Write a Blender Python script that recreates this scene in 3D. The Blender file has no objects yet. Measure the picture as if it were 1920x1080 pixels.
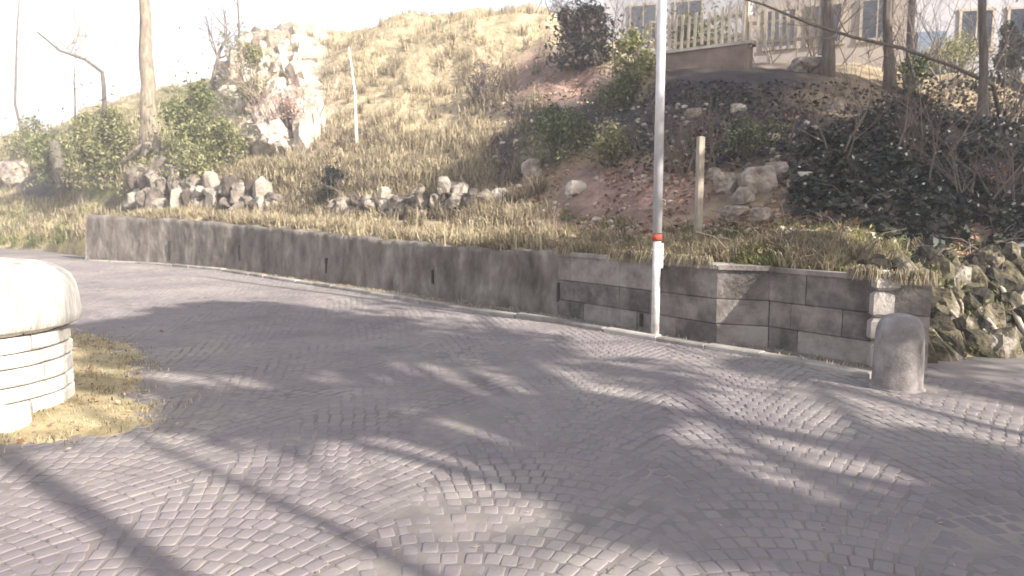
import bpy, math, random
import numpy as np
from mathutils import Vector, Matrix, noise as mn

# ------------------------------------------------------------------ camera, world, sun, exposure
F_PX = 1400.0; H = 1.6; PITCH = math.atan(155/1400)
SC = bpy.context.scene
cd = bpy.data.cameras.new('camera'); cam = bpy.data.objects.new('camera', cd)
SC.collection.objects.link(cam); SC.camera = cam
cam.location = (0, 0, H); cam.rotation_euler = (math.pi/2 - PITCH, 0, 0)
cd.sensor_width = 36; cd.lens = 36*F_PX/1920; cd.clip_start = .05; cd.clip_end = 3000
cd.dof.use_dof = True; cd.dof.focus_distance = 3.6; cd.dof.aperture_fstop = 3.4
SUN_DIR = Vector((.75, -.66, 0)).normalized()
SUN_EL = math.radians(28)
SDIR = Vector((SUN_DIR.x*math.cos(SUN_EL), SUN_DIR.y*math.cos(SUN_EL), math.sin(SUN_EL)))
w = bpy.data.worlds.new("World"); SC.world = w; w.use_nodes = True
nt = w.node_tree; bg = nt.nodes['Background']
sky = nt.nodes.new('ShaderNodeTexSky'); sky.sky_type = 'NISHITA'; sky.sun_disc = False
sky.sun_elevation = SUN_EL; sky.sun_rotation = math.atan2(SUN_DIR.x, SUN_DIR.y)
sky.air_density = 1.3; sky.dust_density = 4.0; sky.ozone_density = 1.0
# thin bright winter cloud over the blue
tcw = nt.nodes.new('ShaderNodeTexCoord'); nw = nt.nodes.new('ShaderNodeTexNoise'); nw.inputs['Scale'].default_value = 2.2; nw.inputs['Detail'].default_value = 7
nt.links.new(tcw.outputs['Generated'], nw.inputs[0])
rw_ = nt.nodes.new('ShaderNodeMapRange'); rw_.inputs[1].default_value = .35; rw_.inputs[2].default_value = .6; rw_.inputs[3].default_value = .6; rw_.inputs[4].default_value = .95
nt.links.new(nw.outputs[0], rw_.inputs[0]); mw = nt.nodes.new('ShaderNodeMix'); mw.data_type = 'RGBA'
sep = nt.nodes.new('ShaderNodeSeparateXYZ'); nt.links.new(tcw.outputs['Generated'], sep.inputs[0])
hz_ = nt.nodes.new('ShaderNodeMapRange'); hz_.inputs[1].default_value = .22; hz_.inputs[2].default_value = .6; hz_.inputs[3].default_value = 1; hz_.inputs[4].default_value = .3
nt.links.new(sep.outputs[2], hz_.inputs[0]); ml = nt.nodes.new('ShaderNodeMath'); ml.operation = 'MULTIPLY'
nt.links.new(rw_.outputs[0], ml.inputs[0]); nt.links.new(hz_.outputs[0], ml.inputs[1])
nt.links.new(ml.outputs[0], mw.inputs[0]); nt.links.new(sky.outputs[0], mw.inputs[6]); mw.inputs[7].default_value = (6.4, 6.2, 6.7, 1)
nt.links.new(mw.outputs[2], bg.inputs[0]); bg.inputs[1].default_value = .09
sl = bpy.data.lights.new('sun', 'SUN'); sl.energy = 5.0; sl.angle = math.radians(.6); sl.color = (1, .93, .84)
so = bpy.data.objects.new('sun', sl); SC.collection.objects.link(so)
so.rotation_euler = SDIR.to_track_quat('Z', 'Y').to_euler()
SC.view_settings.view_transform = 'Standard'; SC.view_settings.look = 'None'
SC.view_settings.exposure = 1.5; SC.view_settings.gamma = 1
SC.render.engine = 'CYCLES'; SC.cycles.max_bounces = 5

random.seed(7); RNG = np.random.default_rng(7)
col = SC.collection
cp, sp = math.cos(PITCH), math.sin(PITCH)
def ray(x, y):
    a = (x-960)/F_PX; b = (540-y)/F_PX
    return a, cp+b*sp, -sp+b*cp
def P(x, y, Y):
    d = ray(x, y); t = Y/d[1]
    return Vector((d[0]*t, Y, H+d[2]*t))
def G(x, y, z=0):
    d = ray(x, y); t = (z-H)/d[2]
    return Vector((d[0]*t, d[1]*t, z))

# ------------------------------------------------------------------ materials
MATS = {}
def mat(name, cols, scale=4, bump=.3, bscale=None, rough=.85, island=0, detail=6, metallic=0, spec=.3, stretch=None, trans=0, attr=None, bdist=.02):
    m = bpy.data.materials.new(name); m.use_nodes = True; n = m.node_tree; L = n.links
    bs = n.nodes['Principled BSDF']; bs.inputs['Roughness'].default_value = rough
    bs.inputs['Metallic'].default_value = metallic; bs.inputs['Specular IOR Level'].default_value = spec
    tc = n.nodes.new('ShaderNodeTexCoord'); mp = n.nodes.new('ShaderNodeMapping')
    L.new(tc.outputs['Object'], mp.inputs[0])
    if stretch: mp.inputs['Scale'].default_value = stretch
    no = n.nodes.new('ShaderNodeTexNoise'); no.inputs['Scale'].default_value = scale; no.inputs['Detail'].default_value = detail
    no.inputs['Roughness'].default_value = .65
    L.new(mp.outputs[0], no.inputs[0])
    cr = n.nodes.new('ShaderNodeValToRGB'); e = cr.color_ramp.elements
    while len(e) < len(cols): e.new(.5)
    for i, c in enumerate(cols):
        e[i].position = .3+.4*i/max(1, len(cols)-1); e[i].color = (*c, 1)
    L.new(no.outputs[0], cr.inputs[0])
    out = cr.outputs[0]
    if island:
        ge = n.nodes.new('ShaderNodeNewGeometry')
        ad = n.nodes.new('ShaderNodeMath'); ad.operation = 'MULTIPLY_ADD'
        ad.inputs[1].default_value = island; ad.inputs[2].default_value = -island/2
        L.new(ge.outputs['Random Per Island'], ad.inputs[0])
        a2 = n.nodes.new('ShaderNodeMath'); a2.operation = 'ADD'
        L.new(no.outputs[0], a2.inputs[0]); L.new(ad.outputs[0], a2.inputs[1]); L.new(a2.outputs[0], cr.inputs[0])
    L.new(out, bs.inputs['Base Color'])
    if bump:
        nb = n.nodes.new('ShaderNodeTexNoise'); nb.inputs['Scale'].default_value = bscale or scale*5; nb.inputs['Detail'].default_value = 8
        L.new(mp.outputs[0], nb.inputs[0])
        bp = n.nodes.new('ShaderNodeBump'); bp.inputs['Strength'].default_value = bump; bp.inputs['Distance'].default_value = bdist
        L.new(nb.outputs[0], bp.inputs['Height']); L.new(bp.outputs[0], bs.inputs['Normal'])
    if trans:
        tr = n.nodes.new('ShaderNodeBsdfTranslucent'); L.new(out, tr.inputs[0])
        mx = n.nodes.new('ShaderNodeMixShader'); mx.inputs[0].default_value = trans
        L.new(bs.outputs[0], mx.inputs[1]); L.new(tr.outputs[0], mx.inputs[2])
        L.new(mx.outputs[0], n.nodes['Material Output'].inputs[0])
    MATS[name] = m
    return m

M_sett = mat('sett_stone', [(.16,.139,.146), (.205,.18,.184), (.24,.215,.205), (.295,.27,.238)], .45, .5, 45, .9, island=.09, spec=.15, bdist=.004)
M_joint = mat('joint_sand', [(.135,.118,.114), (.19,.168,.158), (.27,.24,.21)], 1.3, .6, 90, .95, bdist=.004)
M_asph = mat('asphalt', [(.10,.095,.10), (.16,.15,.15)], 1.5, .5, 120, .9, bdist=.004)
M_conc = mat('wall_render', [(.06,.048,.04), (.125,.105,.088), (.20,.175,.15), (.32,.29,.255)], 2.6, .9, 9, .95, stretch=(1,1,.5), bdist=.04, detail=12)
M_block = mat('wall_block', [(.08,.068,.06), (.15,.13,.118), (.24,.212,.19), (.32,.295,.262)], 3.2, .8, 22, .92, island=.25, bdist=.02, detail=10)
M_slot = mat('drain_dark', [(.02,.018,.016), (.04,.035,.03)], 4, 0)
M_kerb = mat('kerb_stone', [(.19,.17,.15), (.30,.275,.245), (.42,.39,.35)], 2.5, .5, 30, .85, island=.25)
M_steel = mat('galvanised_steel', [(.42,.42,.44), (.60,.60,.61)], 3, .1, 20, .42, metallic=.35, spec=.5)
M_red = mat('red_tape', [(.38,.05,.04), (.5,.08,.05)], 20, .1)
M_white = mat('white_paint', [(.34,.32,.30), (.56,.54,.52), (.66,.64,.62)], 9, .3, 30, .6)
M_wood = mat('weathered_wood', [(.22,.18,.14), (.36,.31,.25), (.48,.43,.36)], 5, .6, 20, .85, stretch=(6,6,.6))
M_granite = mat('granite', [(.12,.105,.10), (.22,.20,.19), (.34,.315,.295)], 5, .8, 45, .8, bdist=.008)
M_white_stone = mat('pale_limestone', [(.5,.47,.42), (.64,.61,.56), (.72,.7,.66)], 3, .6, 22, .85, island=.3)
M_cap = mat('pale_cap_stone', [(.30,.285,.25), (.48,.46,.42), (.62,.60,.55)], 3.5, .8, 14, .85, stretch=(3,3,.35))
M_pier = mat('pale_pier_stone', [(.22,.195,.175), (.36,.33,.30), (.48,.45,.42)], 3, .8, 14, .9, bdist=.03)
M_mortar = mat('dark_mortar', [(.09,.08,.075), (.15,.135,.12)], 8, .5)
M_rock = mat('slope_rock', [(.22,.19,.16), (.36,.32,.27), (.52,.48,.42)], 2.6, .8, 14, .9, island=.35, bdist=.03)
M_rockl = mat('pale_rock', [(.11,.09,.07), (.24,.20,.165), (.36,.31,.265), (.50,.46,.41)], 4.5, 1.0, 11, .95, bdist=.07, detail=11)
M_rockw = mat('rubble_stone', [(.07,.055,.045), (.14,.115,.095), (.22,.19,.155), (.31,.275,.235)], 2.5, .9, 12, .95, island=.5, bdist=.05)
M_crag = mat('crag_rock', [(.30,.235,.18), (.44,.38,.31), (.58,.53,.47)], 2.2, .9, 8, .9, island=.3, bdist=.08)
M_rockm = mat('mossy_rock', [(.015,.013,.011), (.04,.035,.024), (.085,.074,.044), (.14,.12,.08), (.27,.24,.20)], 3.4, 1.0, 16, .95, bdist=.05, island=.3, detail=10)
M_bark = mat('bark', [(.13,.105,.08), (.24,.20,.15), (.38,.33,.25)], 5, .9, 16, .95, stretch=(3,3,.5), bdist=.04)
M_barkd = mat('dark_bark', [(.07,.06,.052), (.13,.11,.095), (.20,.17,.15)], 5, .8, 16, .95, stretch=(3,3,.5), bdist=.03)
M_twig = mat('twig', [(.11,.085,.07), (.2,.16,.13)], 5, 0, island=.4)
M_pink = mat('blossom_twig', [(.5,.34,.29), (.62,.48,.42)], 5, 0, island=.5, trans=.3)
M_dry = mat('dry_grass', [(.20,.16,.10), (.34,.28,.18), (.50,.43,.29)], 1.2, 0, island=.7, rough=.9, trans=.25)
M_weed = mat('dead_weed', [(.10,.075,.05), (.19,.15,.10), (.32,.27,.19)], 2, 0, island=.7, rough=.9, trans=.15)
M_green = mat('grass_green', [(.09,.11,.035), (.17,.18,.06), (.28,.26,.11)], 1.2, 0, island=.7, rough=.9, trans=.25)
M_litter = mat('fallen_leaf', [(.17,.085,.05), (.32,.19,.12), (.45,.31,.22)], 2, 0, island=.8, rough=.85, trans=.1)
M_ivy = mat('ivy_mix', [(.006,.010,.006), (.014,.020,.011), (.032,.036,.02), (.075,.062,.045)], .9, 0, island=.55, rough=.5, spec=.3)
M_glint = mat('glint_leaf', [(.3,.31,.27), (.5,.5,.46)], 2, 0, island=.7, rough=.35, spec=.6)
M_brush = mat('brown_brush', [(.02,.016,.014), (.045,.033,.03), (.09,.07,.06)], 2, 0, island=.8, rough=.8)
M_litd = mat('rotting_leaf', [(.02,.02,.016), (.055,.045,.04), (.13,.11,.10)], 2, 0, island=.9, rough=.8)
M_leafd = mat('ivy_leaf', [(.005,.008,.005), (.010,.015,.009), (.03,.038,.02)], 2, 0, island=.6, rough=.4, spec=.35)
M_leafm = mat('shrub_leaf', [(.045,.065,.02), (.09,.115,.04), (.19,.21,.085)], 2, 0, island=.7, rough=.5, spec=.5, trans=.2)
M_leafg = mat('olive_leaf', [(.08,.10,.035), (.16,.175,.07), (.28,.28,.13)], 2, 0, island=.7, rough=.6, trans=.3)
M_leafy = mat('pale_shrub_leaf', [(.12,.13,.05), (.22,.22,.10), (.36,.34,.18)], 2, 0, island=.7, rough=.7, trans=.3)
M_housea = mat('beige_plaster', [(.30,.26,.23), (.42,.37,.33)], 1, .3, 12)
M_houseb = mat('grey_plaster', [(.28,.28,.31), (.4,.4,.43)], 1, .3, 12)
M_houses = mat('dark_plank', [(.025,.02,.022), (.05,.04,.042)], 3, .4, 20, stretch=(5,5,.5))
M_blue = mat('blue_paint', [(.10,.13,.19), (.18,.22,.29)], 3, .1, rough=.4)
M_glass = mat('window_glass', [(.03,.035,.05), (.07,.08,.1)], 2, 0, rough=.1, spec=.7)
M_roof = mat('roof_tile', [(.20,.12,.09), (.32,.2,.15)], 3, .6, 12)
M_ledge = mat('brown_ledge', [(.16,.12,.10), (.26,.2,.17)], 3, .5, 14)

# ground material of the hillside: mixes by a painted map of soil cover and shade
def hill_mat():
    m = bpy.data.materials.new('hillside_cover'); m.use_nodes = True; n = m.node_tree; L = n.links
    bs = n.nodes['Principled BSDF']; bs.inputs['Roughness'].default_value = .95; bs.inputs['Specular IOR Level'].default_value = .15
    at = n.nodes.new('ShaderNodeAttribute'); at.attribute_name = 'cover'
    tc = n.nodes.new('ShaderNodeTexCoord')
    no = n.nodes.new('ShaderNodeTexNoise'); no.inputs['Scale'].default_value = 2.2; no.inputs['Detail'].default_value = 10; no.inputs['Roughness'].default_value = .72
    L.new(tc.outputs['Object'], no.inputs[0])
    mr = n.nodes.new('ShaderNodeMapRange'); mr.inputs[1].default_value = .3; mr.inputs[2].default_value = .7; mr.inputs[3].default_value = .5; mr.inputs[4].default_value = 1.5
    L.new(no.outputs[0], mr.inputs[0])
    mu = n.nodes.new('ShaderNodeVectorMath'); mu.operation = 'MULTIPLY'
    cb = n.nodes.new('ShaderNodeCombineXYZ')
    for i in range(3): L.new(mr.outputs[0], cb.inputs[i])
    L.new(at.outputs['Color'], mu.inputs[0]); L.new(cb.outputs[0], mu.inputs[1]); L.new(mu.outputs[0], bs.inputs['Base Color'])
    nb = n.nodes.new('ShaderNodeTexNoise'); nb.inputs['Scale'].default_value = 9; nb.inputs['Detail'].default_value = 10
    L.new(tc.outputs['Object'], nb.inputs[0])
    bp = n.nodes.new('ShaderNodeBump'); bp.inputs['Strength'].default_value = .9; bp.inputs['Distance'].default_value = .06
    L.new(nb.outputs[0], bp.inputs['Height']); L.new(bp.outputs[0], bs.inputs['Normal'])
    return m
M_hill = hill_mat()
M_verge = mat('verge_soil', [(.26,.20,.11), (.38,.31,.17), (.46,.40,.25)], 2, .7, 40, .95)
M_path = mat('path_gravel', [(.28,.25,.21), (.38,.35,.30)], 2.5, .6, 70, .95, bdist=.01)

# ------------------------------------------------------------------ builders
def tag(o, label=None, cat=None, group=None, kind=None):
    if label: o['label'] = label
    if cat: o['category'] = cat
    if group: o['group'] = group
    if kind: o['kind'] = kind
    return o
def link(name, me, m, parent=None, smooth=False):
    o = bpy.data.objects.new(name, me); col.objects.link(o)
    if m: me.materials.append(m)
    if parent: o.parent = parent
    if smooth: me.polygons.foreach_set('use_smooth', [True]*len(me.polygons))
    return o
def empty(name, loc=(0,0,0), rz=0):
    o = bpy.data.objects.new(name, None); o.empty_display_size = .2; col.objects.link(o)
    o.location = loc; o.rotation_euler = (0, 0, rz); return o
def npmesh(name, V, Fa):
    """V (n,3) array, Fa (m,k) int array"""
    V = np.asarray(V, dtype=np.float32); Fa = np.asarray(Fa, dtype=np.int32)
    me = bpy.data.meshes.new(name); k = Fa.shape[1]; m = len(Fa)
    me.vertices.add(len(V)); me.vertices.foreach_set('co', V.ravel())
    me.loops.add(m*k); me.loops.foreach_set('vertex_index', Fa.ravel())
    me.polygons.add(m); me.polygons.foreach_set('loop_start', np.arange(0, m*k, k, dtype=np.int32))
    me.update(calc_edges=True); me.validate()
    return me
class MB:
    def __init__(s): s.v = []; s.f = []
    def add(s, vs, fs):
        o = len(s.v); s.v += [tuple(v) for v in vs]; s.f += [tuple(i+o for i in f) for f in fs]
    def box(s, c, size, rz=0, M=None, bev=0):
        x, y, z = [q/2 for q in size]
        if bev:
            b = bev; pts = []
            for sz in (-1, 1):
                pts += [(-x, -y, sz*(z-b)), (x, -y, sz*(z-b)), (x, y, sz*(z-b)), (-x, y, sz*(z-b))]
            pts += [(-x+b, -y+b, -z), (x-b, -y+b, -z), (x-b, y-b, -z), (-x+b, y-b, -z)]
            pts += [(-x+b, -y+b, z), (x-b, -y+b, z), (x-b, y-b, z), (-x+b, y-b, z)]
            fs = [(11,10,9,8), (12,13,14,15)]
            for i in range(4):
                j = (i+1) % 4
                fs += [(i, j, 4+j, 4+i), (8+i, 8+j, j, i), (4+i, 4+j, 12+j, 12+i)]
        else:
            pts = [(-x,-y,-z),(x,-y,-z),(x,y,-z),(-x,y,-z),(-x,-y,z),(x,-y,z),(x,y,z),(-x,y,z)]
            fs = [(3,2,1,0),(4,5,6,7),(0,1,5,4),(1,2,6,5),(2,3,7,6),(3,0,4,7)]
        R = Matrix.Rotation(rz, 4, 'Z')
        if M is not None: R = M
        c = Vector(c); s.add([R @ Vector(p) + c for p in pts], fs)
    def tube(s, pts, rad, n=8, cap=True, wob=0):
        pts = [Vector(p) for p in pts]; o = len(s.v)
        up = None
        for i, p in enumerate(pts):
            d = (pts[min(i+1, len(pts)-1)] - pts[max(i-1, 0)])
            if d.length < 1e-6: d = Vector((0,0,1))
            d.normalize()
            if up is None:
                up = d.orthogonal().normalized()
            a = (up - d*up.dot(d))
            a = a.normalized() if a.length > 1e-4 else d.orthogonal().normalized()
            up = a; b = d.cross(a)
            r = rad[i] if hasattr(rad, '__len__') else rad
            for k in range(n):
                th = 2*math.pi*k/n; q = r*(1 + (wob*mn.noise(Vector((p.x*3+k*1.7, p.y*3, p.z*1.3))) if wob else 0))
                v = p + (a*math.cos(th)+b*math.sin(th))*q; s.v.append(tuple(v))
        for i in range(len(pts)-1):
            for k in range(n):
                k2 = (k+1) % n
                s.f.append((o+i*n+k, o+i*n+k2, o+(i+1)*n+k2, o+(i+1)*n+k))
        if cap:
            s.f.append(tuple(o+k for k in range(n))[::-1]); s.f.append(tuple(o+(len(pts)-1)*n+k for k in range(n)))
    def lathe(s, c, prof, n=40, wob=0, seed=0):
        o = len(s.v)
        for r, z in prof:
            for k in range(n):
                th = 2*math.pi*k/n
                q = r*(1 + (wob*mn.noise(Vector((math.cos(th)*1.5+seed, math.sin(th)*1.5, z*2))) if wob else 0))
                s.v.append((c[0]+q*math.cos(th), c[1]+q*math.sin(th), c[2]+z))
        for i in range(len(prof)-1):
            for k in range(n):
                k2 = (k+1) % n; s.f.append((o+i*n+k, o+i*n+k2, o+(i+1)*n+k2, o+(i+1)*n+k))
        s.f.append(tuple(o+(len(prof)-1)*n+k for k in range(n)))
    def rock(s, c, size, seed=0, rz=0, tilt=0, rough=.28, sub=2):
        vs, fs = ICO[sub]; o = len(s.v); R = Matrix.Rotation(rz, 3, 'Z') @ Matrix.Rotation(tilt, 3, 'Y')
        sv = Vector((seed*3.17, seed*1.91, seed*.77))
        for v in vs:
            d = 1 + rough*1.6*mn.noise(v*1.3+sv) + rough*.7*mn.noise(v*3.1+sv)
            q = Vector((max(-.9, min(.86, v.x*d)), max(-.88, min(.92, v.y*d)), max(-.8, min(.84, v.z*d))))
            q = R @ Vector((q.x*size[0]*.63, q.y*size[1]*.63, q.z*size[2]*.66)); s.v.append((c[0]+q.x, c[1]+q.y, c[2]+q.z))
        s.f += [tuple(i+o for i in f) for f in fs]
    def build(s, name, m, parent=None, smooth=False):
        me = bpy.data.meshes.new(name); me.from_pydata(s.v, [], s.f); me.update()
        return link(name, me, m, parent, smooth)
import bmesh
ICO = {}
for sub in (1, 2, 3):
    bm = bmesh.new(); bmesh.ops.create_icosphere(bm, subdivisions=sub, radius=1)
    ICO[sub] = ([v.co.copy() for v in bm.verts], [tuple(v.index for v in f.verts) for f in bm.faces]); bm.free()

def leaf_cloud(cent, size, n_rng=RNG, flat=0, aspect=.55, normals=None):
    """rhombus leaf per centre; cent (n,3), size scalar or (n,)"""
    n = len(cent); d = n_rng.normal(size=(n,3)); 
    if flat: d[:,2] *= (1-flat)
    d /= np.linalg.norm(d, axis=1, keepdims=True)+1e-9
    e = n_rng.normal(size=(n,3)); 
    if flat: e[:,2] *= (1-flat)
    e -= d*(e*d).sum(1, keepdims=True); e /= np.linalg.norm(e, axis=1, keepdims=True)+1e-9
    s = (np.ones(n)*size*n_rng.uniform(.6, 1.4, n))[:,None]
    nn = np.cross(d, e)*s*.12
    V = np.stack([cent-d*s, cent+e*s*aspect+nn, cent+d*s, cent-e*s*aspect+nn], 1).reshape(-1,3)
    return V, np.arange(n*4).reshape(-1,4)
def blades(base, h, wd, lean=.5, wind=(0,0)):
    """curved grass blade: a quad strip of 2 segments -> 1 quad + degenerate-free tip tri as quad pair"""
    n = len(base); th = RNG.uniform(0, 2*np.pi, n); ln = RNG.uniform(.1, 1, n)*lean
    hh = h*RNG.uniform(.5, 1.3, n)
    dx = np.cos(th)*ln*hh+wind[0]*hh; dy = np.sin(th)*ln*hh+wind[1]*hh
    ph = RNG.uniform(0, 2*np.pi, n); wx = np.cos(ph)*wd; wy = np.sin(ph)*wd
    z0 = np.zeros(n)
    a = base+np.stack([-wx,-wy,z0],1); b = base+np.stack([wx,wy,z0],1)
    m = base+np.stack([dx*.35,dy*.35,hh*.6],1)
    c = m+np.stack([wx*.7,wy*.7,z0],1); d = m-np.stack([wx*.7,wy*.7,z0],1)
    t = base+np.stack([dx,dy,hh*(1-.35*ln)],1)
    e = t+np.stack([wx*.12,wy*.12,z0],1); f = t-np.stack([wx*.12,wy*.12,z0],1)
    V = np.stack([a,b,c,d,e,f],1).reshape(-1,3)
    i = np.arange(n)*6
    Fa = np.concatenate([np.stack([i,i+1,i+2,i+3],1), np.stack([i+3,i+2,i+4,i+5],1)])
    return V, Fa
def vnoise(x, y, sc, seed=0):
    x = np.asarray(x)*sc+seed*17.3; y = np.asarray(y)*sc+seed*9.1
    xi = np.floor(x); yi = np.floor(y); fx = x-xi; fy = y-yi
    fx = fx*fx*(3-2*fx); fy = fy*fy*(3-2*fy)
    def h(a, b): 
        q = np.sin(a*127.1+b*311.7+seed*74.7)*43758.5453; return q-np.floor(q)
    return (h(xi,yi)*(1-fx)+h(xi+1,yi)*fx)*(1-fy)+(h(xi,yi+1)*(1-fx)+h(xi+1,yi+1)*fx)*fy
def fbm(x, y, sc, seed=0, o=4):
    r = 0; a = .5
    for i in range(o): r = r+a*(vnoise(x, y, sc, seed+i)-.5); a *= .5; sc *= 2.1
    return r

# ------------------------------------------------------------------ hillside surface: columns of (picture height, distance)
COLS = {
 -900:[(500,26),(440,30),(420,36),(380,42),(330,50),(300,60),(280,75),(300,110)],
 -300:[(480,26),(430,29),(400,34),(360,39),(310,45),(285,52),(275,62),(300,110)],
 0:  [(462,28),(430,29.5),(400,31.5),(365,34),(330,37),(300,41),(262,48),(290,110)],
 80: [(462,26.5),(430,27.5),(400,29.5),(372,31.5),(335,33.5),(290,37),(255,43),(290,100)],
 160:[(452,23.6),(432,24.2),(400,25.8),(385,27),(340,28.5),(280,32),(205,39),(260,90)],
 280:[(412,21.4),(408,22),(400,23),(330,24.2),(292,26),(240,30),(180,37),(230,80)],
 400:[(412,19.9),(408,20.6),(397,22.3),(318,23.4),(270,26),(215,30),(150,36),(210,80)],
 500:[(420,18.3),(412,19),(392,21.4),(330,22.6),(265,24.8),(170,28),(68,33),(150,80)],
 650:[(440,15.4),(428,16.2),(400,18.8),(330,20.2),(262,22.5),(170,25.5),(62,30.5),(130,75)],
 850:[(462,12.9),(445,13.8),(402,16.5),(335,18),(265,20.2),(160,24),(28,29.5),(80,70)],
 1000:[(472,11.5),(455,12.3),(405,14.7),(340,16.2),(262,18.2),(150,22),(15,28.5),(40,60)],
 1200:[(487,9.75),(470,10.3),(425,11.8),(345,13.3),(260,15.1),(200,16.8),(130,18.9),(80,40)],
 1400:[(502,8.65),(490,9.0),(445,10.1),(350,11.7),(260,13.4),(195,15.0),(134,17.2),(90,40)],
 1600:[(517,7.8),(500,8.2),(450,9.3),(370,10.9),(290,12.6),(210,15),(130,19),(90,40)],
 1660:[(640,7.6),(520,8.2),(465,9.1),(390,10.6),(300,12.6),(215,15.2),(140,19.5),(95,40)],
 1760:[(676,7.75),(512,8.9),(475,9.7),(400,11),(310,13),(235,15.6),(160,20),(100,40)],
 1900:[(672,7.9),(510,9.2),(478,10),(410,11.2),(320,13),(255,15.6),(180,20),(110,40)],
 2300:[(660,8.3),(520,9.9),(490,10.8),(430,12),(350,13.6),(290,16),(200,21),(130,40)],
 3400:[(640,9.5),(540,10.5),(500,11.5),(440,13),(380,15),(310,18),(240,23),(150,40)],
}
CX = sorted(COLS); KT = np.array([COLS[c] for c in CX], dtype=float)  # (cols, 8, 2)
def col_at(x):
    return [(np.interp(x, CX, KT[:,k,0]), np.interp(x, CX, KT[:,k,1])) for k in range(8)]
def hill_v(x, v):
    """x px column, v in 0..7 -> world"""
    ks = col_at(x); yy = [q[0] for q in ks]; dd = [q[1] for q in ks]
    k = int(min(6, max(0, math.floor(v)))); t = v-k
    def cr(a):
        p0 = a[max(k-1, 0)]; p1 = a[k]; p2 = a[k+1]; p3 = a[min(k+2, 7)]
        m1 = (p2-p0)/2*.6; m2 = (p3-p1)/2*.6
        if k == 0: m1 = (p2-p1)*.8
        return (2*t**3-3*t**2+1)*p1+(t**3-2*t**2+t)*m1+(-2*t**3+3*t**2)*p2+(t**3-t**2)*m2
    return P(x, cr(yy), cr(dd))
def hill_noise(X, Y, v, x):
    amp = np.clip(v, 0, 1)*.5*(1+.6*np.clip(v-2, 0, 3))
    flat = 1-.88*np.clip((x-1120)/90, 0, 1)*np.clip((1760-x)/90, 0, 1)*np.clip((v-2.2)/1.2, 0, 1)
    return amp*flat*fbm(X, Y, .45, 3, 3)*.9+np.clip(v*3, 0, 1)*.16*(.5+.5*flat)*fbm(X, Y, 2.6, 9, 4)
def surf(x, y):
    ks = col_at(x); ys = np.array([q[0] for q in ks]); m_ = 8 if ys[7] < ys[6] else 7
    v = float(np.interp(-y, -ys[:m_], np.arange(m_)))
    p = hill_v(x, v); p.z += float(hill_noise(p.x, p.y, v, x)); return p
NX, NV = 520, 230
xs = np.concatenate([np.linspace(-900, -60, 40, endpoint=False), np.linspace(-60, 2000, 440, endpoint=False), np.linspace(2000, 3400, 41)])
vs_ = np.concatenate([np.linspace(0, 6, 200), np.linspace(6.05, 7, 20)])
Vh = []; PX = []; 
for x in xs:
    for v in vs_:
        p = hill_v(x, v); Vh.append((p.x, p.y, p.z)); PX.append((x, v))
Vh = np.array(Vh); PX = np.array(PX)
Vh[:,2] += hill_noise(Vh[:,0], Vh[:,1], PX[:,1], PX[:,0])
nx, nv = len(xs), len(vs_)
# apron at the front dropping behind the wall
Vg = Vh.reshape(nx, nv, 3)
fr = Vg[:, :1, :].copy(); fr[:, :, 2] = -.4
Vg = np.concatenate([fr, Vg], 1); nv += 1
idx = np.arange(nx*nv).reshape(nx, nv)
Fh = np.stack([idx[:-1,:-1], idx[1:,:-1], idx[1:,1:], idx[:-1,1:]], -1).reshape(-1, 4)
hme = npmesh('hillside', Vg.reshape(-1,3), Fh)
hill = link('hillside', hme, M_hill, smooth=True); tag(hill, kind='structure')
# cover colours (what covers the soil; the dark soil tone also holds painted shade)
def proj(p):
    X = p[...,0]; Y = p[...,1]; Z = p[...,2]-H
    dep = Y*cp-Z*sp; up = Y*sp+Z*cp
    return 960+F_PX*X/dep, 540-F_PX*up/dep
px, py = proj(Vg.reshape(-1,3))
wob = fbm(Vg.reshape(-1,3)[:,0], Vg.reshape(-1,3)[:,1], 1.2, 5)*1.6
def blob(cx, cy, rx, ry, soft=.5):
    r = np.sqrt(((px-cx)/rx)**2+((py-cy)/ry)**2)+wob*.6
    return np.clip((1-r)/soft+.5, 0, 1)
C_dry = np.array([.34,.28,.18]); C_lit = np.array([.25,.17,.14]); C_soil_shade = np.array([.055,.046,.048]); C_moss = np.array([.16,.16,.07]); C_pale = np.array([.42,.37,.29]); C_earth = np.array([.22,.17,.11]); C_yel = np.array([.33,.28,.12])
cc = np.tile(C_dry, (len(px),1))
def lay(c, a): 
    global cc
    cc = cc*(1-a[:,None])+c*a[:,None]
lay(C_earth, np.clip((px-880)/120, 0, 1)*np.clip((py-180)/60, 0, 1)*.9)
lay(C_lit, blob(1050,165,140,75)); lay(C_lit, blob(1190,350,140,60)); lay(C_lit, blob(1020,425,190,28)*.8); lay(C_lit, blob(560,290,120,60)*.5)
lay(C_soil_shade, blob(1110,235,190,48)); lay(C_soil_shade, blob(1390,215,260,115)); lay(C_soil_shade, blob(1720,330,290,160)); lay(C_soil_shade, blob(1610,200,130,50)); lay(C_soil_shade, blob(945,305,50,60)); lay(C_soil_shade, blob(205,365,45,40)); lay(C_soil_shade, blob(90,345,60,40))  # dark soil blobs, with shade of the bank and hollows painted in
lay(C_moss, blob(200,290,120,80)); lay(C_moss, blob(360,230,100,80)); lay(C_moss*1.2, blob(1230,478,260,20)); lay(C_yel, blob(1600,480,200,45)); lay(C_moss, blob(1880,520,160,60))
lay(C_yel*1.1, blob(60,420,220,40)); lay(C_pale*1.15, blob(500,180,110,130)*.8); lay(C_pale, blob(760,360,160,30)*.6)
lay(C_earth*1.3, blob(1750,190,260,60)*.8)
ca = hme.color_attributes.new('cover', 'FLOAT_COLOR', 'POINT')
ca.data.foreach_set('color', np.concatenate([cc, np.ones((len(cc),1))], 1).astype(np.float32).ravel())

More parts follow.
